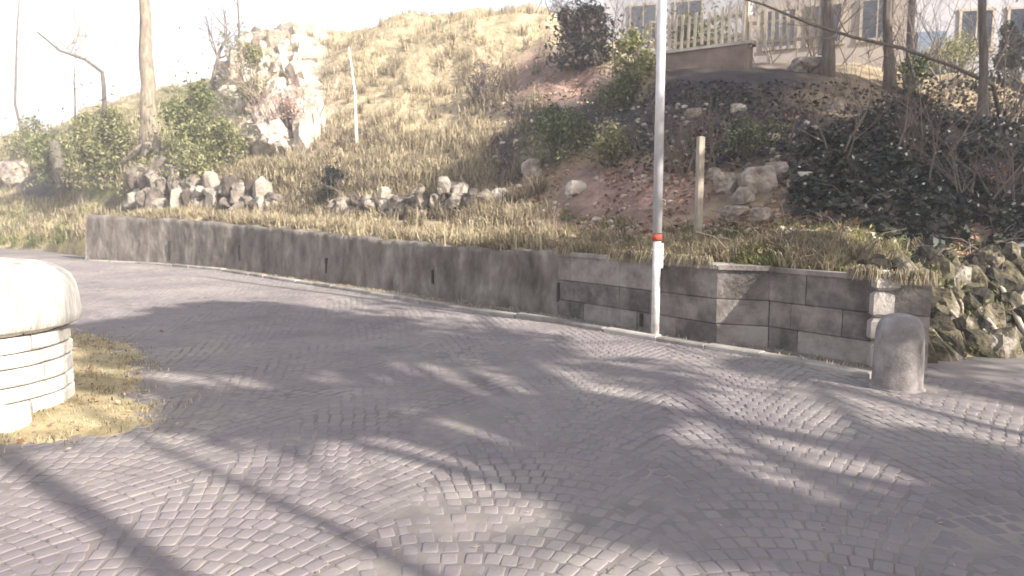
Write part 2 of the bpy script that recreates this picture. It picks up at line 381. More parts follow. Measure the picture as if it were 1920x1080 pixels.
# ------------------------------------------------------------------ ground sheet, road of setts, verge, path
me = npmesh('ground', [(-600,-600,-.06),(600,-600,-.06),(600,600,-.06),(-600,600,-.06)], [(0,1,2,3)])
tag(link('ground', me, M_verge), kind='structure')
WALL = [(4.05,7.15),(3.62,7.36),(2.90,8.34),(2.36,8.52),(1.42,9.80),(.67,10.78),(-.26,11.84),(-1.9,13.6),(-4.05,15.75),(-7,18.7),(-9.5,20.5),(-12.5,21.84)]
def bump_road(X, Y): return .05*fbm(X, Y, .35, 21, 3)+.012*fbm(X, Y, 1.6, 22, 2)
# base sheet (joint sand)
gx = np.linspace(-34, 16, 560); gy = np.linspace(.2, 32, 400)
GX, GY = np.meshgrid(gx, gy, indexing='ij')
GZ = bump_road(GX, GY)+.0035+.013*fbm(GX, GY, 1.1, 51, 4)
ix = np.arange(GX.size).reshape(GX.shape)
Fb = np.stack([ix[:-1,:-1], ix[1:,:-1], ix[1:,1:], ix[:-1,1:]], -1).reshape(-1,4)
road = link('road', npmesh('road', np.stack([GX,GY,GZ],-1).reshape(-1,3), Fb), M_joint, smooth=True); tag(road, kind='structure')
# setts laid in segmental arcs
S_ = .088; SR = .112; ARCW = 1.35
rz = math.radians(-12); cR, sR = math.cos(rz), math.sin(rz)
us = []; 
U = np.arange(-24, 12, S_); VV = np.arange(-4, 34, SR)
UU, VW = np.meshgrid(U, VV, indexing='ij'); UU = UU.ravel(); VW = VW.ravel()
row = np.round(VW/SR)
UU = UU+(row % 2)*S_*.5+RNG.uniform(-.012, .012, UU.size)
ph = (UU/ARCW) % 1.0; arc = .20*(4*ph*(1-ph)); slope = .20*4*(1-2*ph)/ARCW
VW = VW+arc+RNG.uniform(-.006, .006, UU.size)
ang = np.arctan(slope)+RNG.normal(0, .06, UU.size)
CXs = UU*cR-VW*sR; CYs = UU*sR+VW*cR; ang = ang+rz
pxs, pys = proj(np.stack([CXs, CYs, np.zeros_like(CXs)], -1))
def wall_front(X, Y):
    """true if the point lies on the road side of the wall/bank line"""
    wx = np.array([9.5]+[p[0] for p in WALL][::1]+[-20.6,-40]); wy = np.array([7.6]+[p[1] for p in WALL]+[28.5,34])
    o = np.argsort(wx); return Y < np.interp(X, wx[o], wy[o])-.42
VERGE = [(-3.75,7.4),(-3.1,6.3),(-2.75,5.6),(-2.75,5.15),(-2.95,4.85),(-3.4,4.75),(-4.0,4.95),(-4.6,5.2),(-7,5.0),(-8.5,7.5),(-7.5,9.5),(-5.6,9.6),(-4.4,8.6)]
def inpoly(X, Y, poly):
    r = np.zeros(X.shape, bool); j = len(poly)-1
    for i in range(len(poly)):
        xi, yi = poly[i]; xj, yj = poly[j]
        c = ((yi > Y) != (yj > Y)) & (X < (xj-xi)*(Y-yi)/(yj-yi+1e-12)+xi); r ^= c; j = i
    return r
def edge_dist(X, Y, poly):
    '''signed distance to the outline, positive inside'''
    d = np.full(np.shape(X), 1e9)
    for i in range(len(poly)):
        ax, ay = poly[i-1]; bx, by = poly[i]; ex, ey = bx-ax, by-ay
        t = np.clip(((X-ax)*ex+(Y-ay)*ey)/(ex*ex+ey*ey), 0, 1); d = np.minimum(d, np.hypot(X-ax-t*ex, Y-ay-t*ey))
    return np.where(inpoly(X, Y, poly), d, -d)
keep = (CYs > 1.5) & (CYs < 24) & (pxs > -260) & (pxs < 2200) & (pys < 1250) & wall_front(CXs, CYs) & (edge_dist(CXs, CYs, VERGE) < .25)
# right branch of the road past the bollard is asphalt
keep &= ~((CXs > 3.3) & (CYs > 6.95+.5*fbm(CXs, CYs, 1.3, 13)))
CXs, CYs, ang = CXs[keep], CYs[keep], ang[keep]; n = len(CXs)
hw = S_*.5*RNG.uniform(.90, .985, n); hh = SR*.5*RNG.uniform(.93, .99, n)
top = .0065+RNG.normal(0, .0013, n)+bump_road(CXs, CYs); tx = RNG.normal(0, .018, n); ty = RNG.normal(0, .018, n)
ca_, sa_ = np.cos(ang), np.sin(ang)
def ring(f, dz):
    o = []
    for a, b in ((-1,-.8),(-.8,-1),(.8,-1),(1,-.8),(1,.8),(.8,1),(-.8,1),(-1,.8)):
        u = a*hw*f; v = b*hh*f
        o.append(np.stack([CXs+u*ca_-v*sa_, CYs+u*sa_+v*ca_, top+dz+u*tx+v*ty], -1))
    return np.stack(o, 1)
R0 = ring(1.0, -.016); R1 = ring(.95, -.0025); R2 = ring(.75, 0)
V = np.concatenate([R0, R1, R2], 1).reshape(-1,3)
b = (np.arange(n)*24)[:,None]
fs = []
for L0 in (0, 8):
    for k in range(8):
        k2 = (k+1) % 8; fs.append(np.concatenate([b+L0+k, b+L0+k2, b+L0+8+k2, b+L0+8+k], 1))
for q in ((16,17,22,23), (17,18,21,22), (18,19,20,21)): fs.append(np.concatenate([b+q[0], b+q[1], b+q[2], b+q[3]], 1))
sett = link('cobble_paving', npmesh('cobble_paving', V, np.concatenate(fs)), M_sett, smooth=True); tag(sett, kind='structure')
def sheet(name, poly, z, m, step=.15, noise=.02, edge=.0):
    xs_ = np.arange(min(p[0] for p in poly), max(p[0] for p in poly)+step, step); ys_ = np.arange(min(p[1] for p in poly), max(p[1] for p in poly)+step, step)
    A, B = np.meshgrid(xs_, ys_, indexing='ij'); ins = inpoly(A+fbm(A,B,1.5,31)*.8*edge, B+fbm(A,B,1.5,31)*.8*edge, poly)
    Z = z+bump_road(A, B)+noise*fbm(A, B, 2.5, 41); i = np.arange(A.size).reshape(A.shape)
    q = ins[:-1,:-1] & ins[1:,1:]
    Fa = np.stack([i[:-1,:-1], i[1:,:-1], i[1:,1:], i[:-1,1:]], -1)[q]
    o = link(name, npmesh(name, np.stack([A,B,Z],-1).reshape(-1,3), Fa), m, smooth=True); tag(o, kind='structure'); return o
A, B = np.meshgrid(np.arange(-9, -1.5, .05), np.arange(4.2, 10.5, .05), indexing='ij'); D_ = edge_dist(A, B, VERGE)+.5*fbm(A, B, 2.2, 33, 5)
Z = bump_road(A, B)+np.clip(D_, -.5, .35)*.06+.02*fbm(A, B, 5, 41); i_ = np.arange(A.size).reshape(A.shape); q = D_[:-1,:-1] > -.4
tag(link('verge', npmesh('verge', np.stack([A,B,Z],-1).reshape(-1,3), np.stack([i_[:-1,:-1], i_[1:,:-1], i_[1:,1:], i_[:-1,1:]], -1)[q]), M_verge, smooth=True), kind='structure')
sheet('path', [(-3.45,4.75),(-2.95,3.9),(-2.6,1.5),(-9,1.5),(-9,5.0),(-4.6,5.15),(-4.0,4.95)], .022, M_path, .1, .01)
sheet('side_road', [(3.3,6.6),(14,6.2),(14,9.4),(5.6,8.1),(3.9,7.5)], .0, M_asph, .12, .006)

# ------------------------------------------------------------------ retaining wall
def wtop(i): return [.84,.865,.875,.88,.885,.89,.90,.93,1.0,1.12,1.22,1.30][i]
WV = [Vector((x, y, 0)) for x, y in WALL]
rw = empty('retaining_wall', (0,0,0)); tag(rw, 'long low retaining wall of grey blocks and stained render holding back the slope', 'wall')
def prism(mb, a, b, z0, z1a, z1b, th, off=0, cut=0):
    d = (b-a); L = d.length; d.normalize(); n_ = Vector((-d.y, d.x, 0))
    if n_.y < 0: n_ = -n_
    a = a+n_*off; b = b+n_*off; q = []
    for pp, zz in ((a, z1a), (b, z1b)):
        q += [(pp.x, pp.y, z0), (pp.x+n_.x*th, pp.y+n_.y*th, z0), (pp.x+n_.x*th, pp.y+n_.y*th, zz), (pp.x, pp.y, zz)]
    mb.add(q, [(0,1,2,3),(7,6,5,4),(0,3,7,4),(1,5,6,2),(3,2,6,7),(0,4,5,1)])
mbc = MB()      # rendered part from x_px~1050 leftwards, subdivided with a slightly uneven face
pts = []
for i in range(5, len(WV)-1):
    a, b = WV[i], WV[i+1]; k = max(2, int((b-a).length/.09))
    for j in range(k + (1 if i == len(WV)-2 else 0)): 
        t = j/k; pts.append((a.lerp(b, t), wtop(i)*(1-t)+wtop(i+1)*t))
o0 = 0; rows = 14; vs = []; fs = []
for i, (p, zt) in enumerate(pts):
    d = (pts[min(i+1, len(pts)-1)][0]-pts[max(i-1, 0)][0]).normalized(); n_ = Vector((d.y, -d.x, 0))
    if n_.y < 0: n_ = -n_
    zt = zt+.05*mn.noise(Vector((p.x*1.1, p.y*1.1, 0)))+.04*mn.noise(Vector((p.x*4, p.y*4, 3)))
    for r in range(rows):
        z = -.1+(zt+.1)*r/(rows-1); o = .04*mn.noise(Vector((p.x*1.4, p.y*1.4, z*2.2)))+.025*mn.noise(Vector((p.x*5, p.y*5, z*6)))+.05*z
        vs.append(p+n_*o+Vector((0,0,z)))
    vs.append(p+n_*.32+Vector((0,0,zt+.01))); vs.append(p+n_*.32+Vector((0,0,-.1)))
R = rows+2
for i in range(len(pts)-1):
    for r in range(R-1): fs.append((i*R+r, i*R+r+1, (i+1)*R+r+1, (i+1)*R+r))
fs.append(tuple(range(R))); fs.append(tuple((len(pts)-1)*R+r for r in range(R))[::-1])
mbc.add(vs, fs); mbc.build('rendered_section', M_conc, rw, True)
# block section
mbb = MB(); mbj = MB()
for i in range(0, 5):
    a, b = WV[i], WV[i+1]; d = (b-a).normalized(); L = (b-a).length; n_ = Vector((d.y, -d.x, 0))
    if n_.y < 0: n_ = -n_
    rzz = math.atan2(d.y, d.x); zt = wtop(i)
    prism(mbj, a+d*.01, b-d*.01, -.1, zt-.03, wtop(i+1)-.03, .26, .05)
    hs = [.22, .21, .23, .0]; z = -.06; hs = [.30, .29, zt-.53]
    for r, hgt in enumerate(hs):
        u = 0; first = True
        while u < L-.02:
            bl = RNG.uniform(.5, 1.05); 
            if first and r % 2: bl *= .5
            first = False
            if L-u-bl < .18: bl = L-u
            c = a+d*(u+bl/2)+n_*(.15+.006*RNG.normal()); c.z = z+hgt/2
            mbb.box(c, (bl-.007, .3, hgt-.007), rzz+.006*RNG.normal(), bev=.007); u += bl
        z += hgt
mbb.build('block_section', M_block, rw); mbj.build('mortar', M_mortar, rw)
# flat capping slab on the block part
mk = MB()
for i in range(1, 5):
    a, b = WV[i], WV[i+1]; prism(mk, a, b, wtop(i)-.005, wtop(i)+.045, wtop(i)+.045, .36, -.03)
mk.build('coping', M_block, rw)
m = MB(); z = -.05
for k, hgt in enumerate((.30,.24,.27,.13)):
    m.box((3.83+.015*RNG.normal(), 7.47+.01*RNG.normal(), z+hgt/2), (.50-.02*k,.42,hgt-.008), -.12+.04*RNG.normal(), bev=.035); z += hgt
for k in range(7): m.rock((3.62+RNG.uniform(0,.5), 7.45+RNG.uniform(-.12,.2), .86+RNG.uniform(-.04,.05)), (.2,.18,.13), k+90, k, .2, .4, 2)
m.build('end_pier', M_pier, rw)
for (x, y0, y1) in ((318,452,488),(450,460,488),(610,484,512),(810,506,532),(1046,530,566),(1205,588,612)):
    # weep slots: find wall point on this picture column
    best = None; dr = ray(x, 500); dirx = dr[0]/dr[1]
    for i in range(len(WV)-1):
        a, b = WV[i], WV[i+1]
        for t in np.linspace(0, 1, 60):
            p = a.lerp(b, float(t)); e = abs(p.x-dirx*p.y)
            if best is None or e < best[0]: best = (e, p, (b-a).normalized())
    p = best[1]; z0 = P(x, y1, p.y).z; z1 = P(x, y0, p.y).z; d = best[2]
    n_ = Vector((d.y, -d.x, 0)); n_ = -n_ if n_.y < 0 else n_
    m = MB(); cz = (z0+z1)/2; c = p+n_*(.05*cz+.01); c.z = cz
    m.box(c, (.04, .07, z1-z0), math.atan2(d.y, d.x)); m.build('drain_slot', M_slot, rw)

# kerb line along the foot of the wall
kb = MB(); kpts = [Vector((p.x, p.y, 0)) for p in (G(1640,712), G(1430,672), G(1235,640), G(1050,607), G(900,585), G(700,553), G(560,530), G(420,509), G(300,497), G(170,491))]
for i in range(len(kpts)-1):
    a, b = kpts[i], kpts[i+1]; L = (b-a).length; k = max(1, round(L/.8)); d = (b-a).normalized()
    for j in range(k):
        c = a+d*(L*(j+.5)/k); w_ = .13; c.z = .02+RNG.normal()*.006+float(bump_road(c.x, c.y))
        c += Vector((RNG.normal()*.012, RNG.normal()*.012, -.008)); kb.box(c, (L/k-.012, w_*RNG.uniform(.85,1.15), .10), math.atan2(d.y, d.x)+RNG.normal()*.008, bev=.015)
tag(kb.build('kerb', M_kerb), kind='structure')

# ------------------------------------------------------------------ bollard
c = G(1681, 728)
bo = empty('stone_bollard', (c.x, c.y, 0)); tag(bo, 'short round-topped grey stone bollard standing at the end of the wall', 'bollard')
m = MB(); r = .205
prof = [(r*1.0,-.1),(r*1.0,.02),(r*.985,.1),(r*.975,.3),(r*.96,.46),(r*.93,.52),(r*.86,.575),(r*.72,.62),(r*.5,.65),(r*.25,.662),(r*.02,.665)]
m.lathe((0,0,0), prof, 36, .05, 4); m.build('shaft', M_granite, bo, True)
m = MB(); m.lathe((0,0,0), [(r*1.08,-.05),(r*1.09,.014),(r*1.05,.022),(r*.9,.024)], 28, .1, 9); m.build('base', M_granite, bo, True)

# ------------------------------------------------------------------ steel pole
c = G(1228, 632)
po = empty('steel_pole', (c.x, c.y, 0)); tag(po, 'tall thin galvanised steel pole with a red band standing before the wall', 'pole')
zr = P(1234, 445, c.y).z
m = MB(); m.tube([(0,0,-.05),(0,0,zr-.05)], .05, 16); m.build('lower_shaft', M_white, po, True)
m = MB(); m.tube([(0,0,zr+.05),(0,0,3),(0,0,6.2)], [.058,.055,.046], 16); m.build('upper_shaft', M_steel, po, True)
m = MB(); m.tube([(0,0,zr-.035),(0,0,zr+.035)], .061, 16); m.build('red_band', M_red, po, True)
m = MB(); m.box((.05, -.02, zr-.22), (.05,.02,.3), .3); m.build('clamp', M_white, po)
m = MB(); m.lathe((0,0,0), [(.08,-.02),(.078,.03),(.05,.04)], 16); m.build('foot', M_white, po, True)
# wooden stake
a = surf(1306, 448); top_ = P(1313, 256, a.y)
m = MB(); sk = empty('wooden_stake', a); tag(sk, 'upright weathered wooden stake in the slope beside the steel pole', 'stake')
hgt = top_.z-a.z; m.box((.02, 0, hgt/2-.1), (.085,.085,hgt+.2), .3, bev=.01); m.build('post', M_wood, sk)
# pale cane
a = surf(668, 268); b_ = P(654, 88, a.y-.1)
m = MB(); m.tube([(0,0,-.2), tuple((b_-a)*.5+Vector((.08,0,0))), tuple(b_-a)], [.045,.035,.02], 6)
o = m.build('bamboo_cane', M_white_stone); o.location = a; tag(o, 'slender pale cane standing upright in the dry grass slope', 'cane')

# ------------------------------------------------------------------ round masonry pillar, lower left
pc = (-4.36, 5.86)
pi_ = empty('stone_pillar', (pc[0], pc[1], 0)); tag(pi_, 'broad round pillar of white masonry with a thick pale stone cap on the verge', 'pillar')
m = MB(); m.lathe((0,0,0), [(.70,-.1),(.70,.2),(.69,.64)], 48); m.build('core', M_mortar, pi_, True)
m = MB(); z = -.03
for r_, hgt in enumerate((.15,.12,.14,.11,.13,.055)):
    n = 11; off = RNG.uniform(0, 1); edges = np.cumsum(RNG.uniform(.6, 1.4, n)); edges = edges/edges[-1]*2*math.pi+off
    for i in range(n):
        t0 = edges[i-1] if i else edges[-1]-2*math.pi; t1 = edges[i]; k = 4; rr = .735+RNG.normal()*.006; vs = []; fs = []
        g = .009/.72; t0 += g; t1 -= g
        for j in range(k+1):
            t = t0+(t1-t0)*j/k; e = .012 if j in (0, k) else 0
            for rad, zz in ((.66, z+.006), (rr-.014-e, z+.006), (rr-e, z+.02), (rr-e, z+hgt-.02), (rr-.014-e, z+hgt-.006), (.66, z+hgt-.006)):
                vs.append((rad*math.cos(t), rad*math.sin(t), zz))
        for j in range(k):
            for q in range(6): fs.append((j*6+q, (j+1)*6+q, (j+1)*6+(q+1)%6, j*6+(q+1)%6))
        fs.append((5,4,3,2,1,0)); fs.append(tuple(k*6+q for q in range(6))); m.add(vs, fs)
    z += hgt
m.build('masonry', M_white_stone, pi_)
m = MB(); m.lathe((0,0,0), [(.70,.65),(.79,.652),(.815,.67),(.82,.74),(.815,.86),(.80,.96),(.76,1.04),(.68,1.10),(.55,1.145),(.35,1.17),(.15,1.18),(.02,1.182)], 64, .015, 2)
m.build('cap_stone', M_cap, pi_, True)
m = MB(); m.rock((.62,-.62,.03), (.42,.34,.22), 5, .4); m.rock((.2,-.86,.02), (.36,.3,.18), 8, 1.2); m.build('footing_stone', M_white_stone, pi_)

# ------------------------------------------------------------------ trees
def branch(mb, tw, p, d, L, r, depth, rng, twigs=True, droop=0, spread=.6, maxd=4):
    n = 5; pts = [p.copy()]; rad = [r]; q = p.copy(); dd = d.copy()
    for i in range(n):
        dd = (dd+Vector((rng.uniform(-1,1), rng.uniform(-1,1), rng.uniform(-.6,1)))*.16+Vector((0,0,-droop))).normalized()
        q = q+dd*(L/n); pts.append(q.copy()); rad.append(r*(1-.62*(i+1)/n))
    (mb if depth < 2 else tw).tube(pts, rad, 8 if depth == 0 else (5 if depth == 1 else 3), cap=False)
    if depth >= maxd: return
    kids = rng.randint(3, 5) if depth else rng.randint(4, 6)
    for k in range(kids):
        t = rng.uniform(.35, 1) if depth else rng.uniform(.45, 1)
        i = min(n-1, int(t*n)); o = pts[i].lerp(pts[i+1], t*n-i)
        side = dd.orthogonal().normalized(); side.rotate(Matrix.Rotation(rng.uniform(0, 6.28), 3, dd))
        nd = (dd*(1-spread)+side*spread+Vector((0,0,.15))).normalized()
        branch(mb, tw, o, nd, L*rng.uniform(.5, .75), max(.004, rad[i]*.6), depth+1, rng, twigs, droop, spread, maxd)
def bare_tree(name, base, top, r, label, seed, crown_from=.5, nb=9, bl=3, maxd=3, bark=None, group=None, twm=None, wob=.25, lowest=None):
    rng = random.Random(seed); t = empty(name, base); tag(t, label, 'tree', group)
    v = Vector(top)-Vector(base); mb = MB(); tw = MB(); n = 14; pts = []; rad = []
    for i in range(n+1):
        f = i/n; pts.append(v*f+Vector((mn.noise(Vector((f*3, seed, 0))), mn.noise(Vector((f*3, 0, seed))), 0))*r*1.2*math.sin(f*math.pi)+(Vector((0,0,-.3)) if i == 0 else Vector()))
        rad.append(r*(1.35 if i == 0 else (1.12 if i == 1 else 1-.72*f)))
    mb.tube(pts, rad, 14, wob=wob)
    for k in range(nb):
        f = crown_from+(1-crown_from)*(k+.5)/nb; i = min(n-1, int(f*n)); p = pts[i].lerp(pts[i+1], f*n-i)
        a = rng.uniform(0, 6.28); d = Vector((math.cos(a), math.sin(a), rng.uniform(.2, .8))).normalized()
        branch(mb, tw, p, d, bl*(1.1-.5*f), rad[i]*.45, 1, rng, maxd=maxd)
    mb.build('trunk', bark or M_bark, t, True)
    if tw.v: tw.build('crown', twm or M_twig, t)
    return t
# big tree, left
b_ = surf(284, 285); tp = P(262, -160, b_.y+.3)
tr = bare_tree('deciduous_tree', b_, tp, .30, 'thick pale-barked tree trunk rising out of view above the left rubble wall', 11, .62, 8, 3.4, 4)
m = MB()
for k, (dx, dy, l) in enumerate(((.5,-.5,.9),(-.6,-.3,.8),(.1,-.8,1.0),(.8,.1,.8))):
    m = MB(); m.tube([(0,0,.45),(dx*.45,dy*.45,.12),(dx*.9,dy*.9,-.15),(dx*1.4,dy*1.2,-.45)], [.2,.17,.11,.05], 7, wob=.3); m.build('root', M_bark, tr, True)
# small bare trees, far left
def sapling(name, base, pts_px, Y, r, label, seed, twm=None, nb=6, bl=1.5):
    rng = random.Random(seed); t = empty(name, base); tag(t, label, 'tree'); mb = MB(); tw = MB()
    pts = [P(x, y, Y)-Vector(base) for x, y in pts_px]; pts[0] = Vector((0,0,-.2)); k = len(pts)
    rad = [r*(1-.7*i/(k-1)) for i in range(k)]; mb.tube(pts, rad, 7, wob=.2)
    for i in range(nb):
        f = rng.uniform(.45, 1)*(k-1); j = min(k-2, int(f)); p = pts[j].lerp(pts[j+1], f-j)
        d = Vector((rng.uniform(-1,1), rng.uniform(-.6,.6), rng.uniform(.1,1))).normalized()
        branch(mb, tw, p, d, bl*rng.uniform(.6, 1.2), rad[j]*.5, 2, rng, maxd=4)
    mb.build('trunk', M_barkd, t, True); tw.build('crown', twm or M_twig, t)
    return t
q = surf(196, 225); sapling('small_tree', q, [(196,225),(195,165),(192,135),(160,112),(112,95),(70,60)], q.y, .11, 'small dark tree with one limb bending left, on the bank left of the thick trunk', 3, M_pink, 12, 2.4)
q = surf(42, 262); sapling('small_tree', q, [(42,262),(38,235),(28,195),(30,130),(32,60),(38,-30)], q.y, .10, 'thin crooked dark tree nearest the left edge of the view', 5, M_pink, 12, 2.6)
q = surf(140, 245); sapling('small_tree', q, [(140,245),(141,190),(139,150),(142,90)], q.y, .05, 'thinnest sapling between the crooked tree and the limb-bent tree', 8, M_pink, 6, 1.6)
q = surf(446, 140); sapling('small_tree', q, [(446,140),(449,60),(446,0),(443,-60)], q.y, .06, 'straight thin sapling on the skyline right of the thick trunk', 9, M_twig, 4, 1.2)
q = surf(398, 175); sapling('small_tree', q, [(398,175),(402,140),(412,95),(432,60)], q.y, .12, 'short dark leaning tree at the left edge of the pale crag', 19, M_twig, 8, 1.5)
# upright trees, upper right
for x0, y0, x1, r_, lab, sd in ((1552,150,1556,.13,'dark trunk standing at the right end of the picket fence',21),(1668,170,1655,.12,'dark slim trunk between the fence-end tree and the tall right trunk',22),(1843,245,1842,.10,'tall straight dark trunk near the right edge above the ivy',23)):
    q = surf(x0, y0); bare_tree('slim_tree', q, P(x1, -320, q.y), r_, lab, sd, .45, 9, 2.2, 3, M_barkd)
# long drooping branch across upper right belongs to a leaning tree
q = surf(1890, 235)
t = empty('leaning_tree', q); tag(t, 'thin leaning tree whose long stem slants up left across the upper right', 'tree'); m = MB(); tw = MB()
pts = [Vector((0,0,-.2))]+[P(x, y, q.y-dy)-q for x, y, dy in ((1862,160,.4),(1790,125,.8),(1690,90,1.2),(1600,70,1.6),(1520,45,2.0),(1430,8,2.4),(1330,-20,2.8))]
m.tube(pts, [.05,.042,.038,.033,.03,.026,.02,.014], 7, wob=.3); rng = random.Random(4)
for i in range(14):
    j = rng.randint(2, 6); branch(m, tw, pts[j].lerp(pts[j+1], rng.random()), Vector((rng.uniform(-1,.4), rng.uniform(-.5,.5), rng.uniform(-.5,.9))).normalized(), rng.uniform(.5,1.2), .012, 3, rng, maxd=4)
m.build('trunk', M_barkd, t, True); tw.build('crown', M_twig, t)

# ------------------------------------------------------------------ shrubs
def shrub(name, cx, cy, rx, ry, m, label, n=1800, leaf=.07, stems=22, base_y=None, seed=1, cat='shrub', group=None, lean=0, depth=1.0, lumps=9, stem_m=None):
    rng = np.random.default_rng(seed); b = surf(cx, base_y if base_y else cy+ry*.8); Y = b.y
    top = P(cx, cy-ry, Y); hgt = max(.3, top.z-b.z); wd = rx/F_PX*Y
    t = empty(name, b); tag(t, label, cat, group)
    # several leaf lumps of different size and density
    C = []
    for k in range(lumps):
        a = rng.uniform(0, 6.28); rr = rng.uniform(0, .75)
        c = np.array([math.cos(a)*rr*wd, math.sin(a)*rr*wd*depth, hgt*rng.uniform(.25, .85)])
        s = rng.uniform(.22, .45); k_n = int(n/lumps*rng.uniform(.5, 1.5))
        q = rng.normal(size=(k_n, 3)); q /= np.linalg.norm(q, axis=1, keepdims=True); q *= rng.uniform(.3, 1, (k_n,1))**.5
        C.append(c+q*np.array([wd*s, wd*s*depth, min(wd,hgt)*s*1.1]))
    st_ = rng.normal(size=(int(n*.35), 3))*np.array([wd*.55, wd*.5*depth, hgt*.3])+np.array([0, 0, hgt*.38]); C.append(st_)
    C = np.concatenate(C); C[:,2] = np.abs(C[:,2])
    V, Fa = leaf_cloud(C, leaf*.72, rng, aspect=.38); link('foliage', npmesh('foliage', V, Fa), m, t)
    mb = MB()
    for k in range(stems):
        e = C[rng.integers(len(C))]; mb.tube([(e[0]*.1, e[1]*.1, -.15), tuple(e*.5), tuple(e)], [.025,.018,.006], 4)
    mb.build('stems', stem_m or M_barkd, t)
    return t
shrub('shrub', 372, 235, 62, 85, M_leafg, 'dark green shrub just right of the thick tree trunk', 3800, .10, seed=2)
shrub('shrub', 378, 310, 60, 38, M_leafy, 'low yellow-green shrub on top of the left rubble wall', 2200, .09, seed=3)
shrub('shrub', 200, 280, 66, 85, M_leafy, 'broad pale green shrub left of the thick tree trunk', 4800, .11, seed=4)
shrub('shrub', 115, 305, 55, 60, M_leafg, 'round green bush over the dark hollow on the left bank', 2600, .11, seed=5)
shrub('shrub', 60, 270, 60, 40, M_leafy, 'low pale bush at the foot of the crooked far-left tree', 1800, .11, seed=6)
shrub('shrub', 1185, 120, 45, 65, M_leafy, 'light green leafy bush between the dark brown bush and the fence', 2600, .075, seed=7)
shrub('shrub', 1165, 175, 60, 25, M_leafm, 'low green bush at the foot of the light leafy bush', 1500, .07, seed=8)
shrub('shrub', 1045, 255, 80, 60, M_leafm, 'mid-green spreading shrub on the shaded bank left of the steel pole', 3600, .065, seed=9)
shrub('shrub', 1150, 275, 60, 45, M_leafy, 'sparse olive shrub between the spreading shrub and the steel pole', 900, .06, seed=10)
shrub('shrub', 620, 345, 38, 40, M_leafd, 'small dark bush in the hollow of the middle rubble wall', 1100, .07, seed=12)
shrub('shrub', 905, 150, 30, 55, M_twig, 'leafless twiggy shrub on the upper dry slope', 500, .06, stems=40, seed=13)
shrub('shrub', 960, 195, 22, 30, M_twig, 'small grey twiggy shrub beside the patch of red leaf litter', 300, .05, stems=30, seed=14)
shrub('shrub', 1300, 60, 80, 60, M_leafm, 'green bush showing behind the picket fence', 1800, .09, base_y=121, seed=15)
shrub('shrub', 1400, 260, 90, 45, M_leafm, 'thin scrub on the shaded bank behind the wooden stake', 700, .05, stems=26, seed=16)
shrub('shrub', 1790, 110, 80, 45, M_leafy, 'yellow-green shrub above the ivy left of the tall right trunk', 1500, .08, seed=17)
shrub('shrub', 1905, 110, 50, 70, M_leafd, 'dark evergreen bush at the right edge above the ivy', 2600, .08, seed=18)
shrub('shrub', 1700, 140, 40, 45, M_leafm, 'small grey-green shrub beyond the top of the ivy bank', 900, .07, seed=19)
shrub('shrub', 480, 150, 60, 75, M_leafy, 'pale dry shrub spreading over the crag', 2600, .07, stems=24, base_y=215, seed=20)

def thicket(cx, cy, rx, ry, label, n, seed, L=1.2, m_=None, base_y=None):
    rng = random.Random(seed); b = surf(cx, base_y or cy+ry); t = empty('thicket', b); tag(t, label, 'thicket'); mb = MB(); tw = MB()
    for k in range(n):
        x = cx+rng.uniform(-rx, rx); y = (base_y or cy+ry)+rng.uniform(-.3,.1)*ry; p = surf(x, y)-b
        d = Vector((rng.uniform(-.7,.7), rng.uniform(-.5,.3), 1)).normalized(); branch(mb, tw, p-Vector((0,0,.1)), d, L*rng.uniform(.6,1.2), .022, 1, rng, maxd=3, spread=.5)
    mb.build('stem', M_twig, t); tw.build('twigs', m_ or M_twig, t); return t
thicket(1620, 60, 110, 70, 'tangled bare brush in front of the beige house', 16, 1, 2.0, base_y=130)
thicket(1770, 120, 90, 60, 'tangled bare brush between the two rightmost trunks', 16, 2, 1.8)
thicket(1890, 170, 50, 60, 'tangled bare brush at the right edge over the ivy', 10, 3, 1.8)
thicket(1470, 70, 60, 40, 'bare brush behind the right half of the picket fence', 9, 4, 1.6, base_y=124)
thicket(1180, 60, 60, 60, 'bare brush rising beside the dark brown bush', 8, 5, 1.8, base_y=130)
thicket(1090, 20, 90, 40, 'brown bare brush on the crest behind the dark brown bush', 16, 15, 1.8, base_y=40)
thicket(1310, 60, 90, 40, 'bare brush behind the left half of the picket fence', 6, 16, 2.0, base_y=119)
thicket(1560, 30, 200, 40, 'high screen of bare brush along the top of the right bank', 22, 17, 2.6, base_y=125)
thicket(1330, 230, 200, 60, 'sparse low brush over the shaded bank below the fence', 22, 18, .6)
thicket(930, 150, 40, 50, 'grey bare brush at the left of the red litter patch', 9, 6, 1.0)
thicket(1640, 260, 120, 60, 'bare tangled stems poking out of the left of the ivy', 12, 19, 1.1)
thicket(1820, 330, 100, 60, 'bare tangled stems poking out of the right of the ivy', 12, 20, 1.1)
thicket(540, 190, 60, 70, 'pale bare brush growing over the crag', 12, 7, 1.8, M_pink)
thicket(700, 340, 60, 24, 'thin bare brush above the broken rubble wall', 9, 8, .7)
thicket(1290, 300, 70, 30, 'low bare brush between the pole and the boulder heap', 10, 9, .8)

shrub('shrub', 545, 215, 40, 50, M_pink, 'pinkish bare bush at the right side of the crag', 900, .07, stems=40, base_y=262, seed=31)
shrub('shrub', 450, 70, 45, 30, M_leafy, 'low pale bush on the very top of the crag', 1300, .08, base_y=92, seed=32)
shrub('shrub', 430, 265, 40, 55, M_leafy, 'pale olive scrub at the left foot of the crag', 2200, .08, seed=33)
shrub('shrub', 260, 330, 30, 45, M_leafy, 'small leafy scrub at the foot of the thick trunk', 900, .07, seed=34)

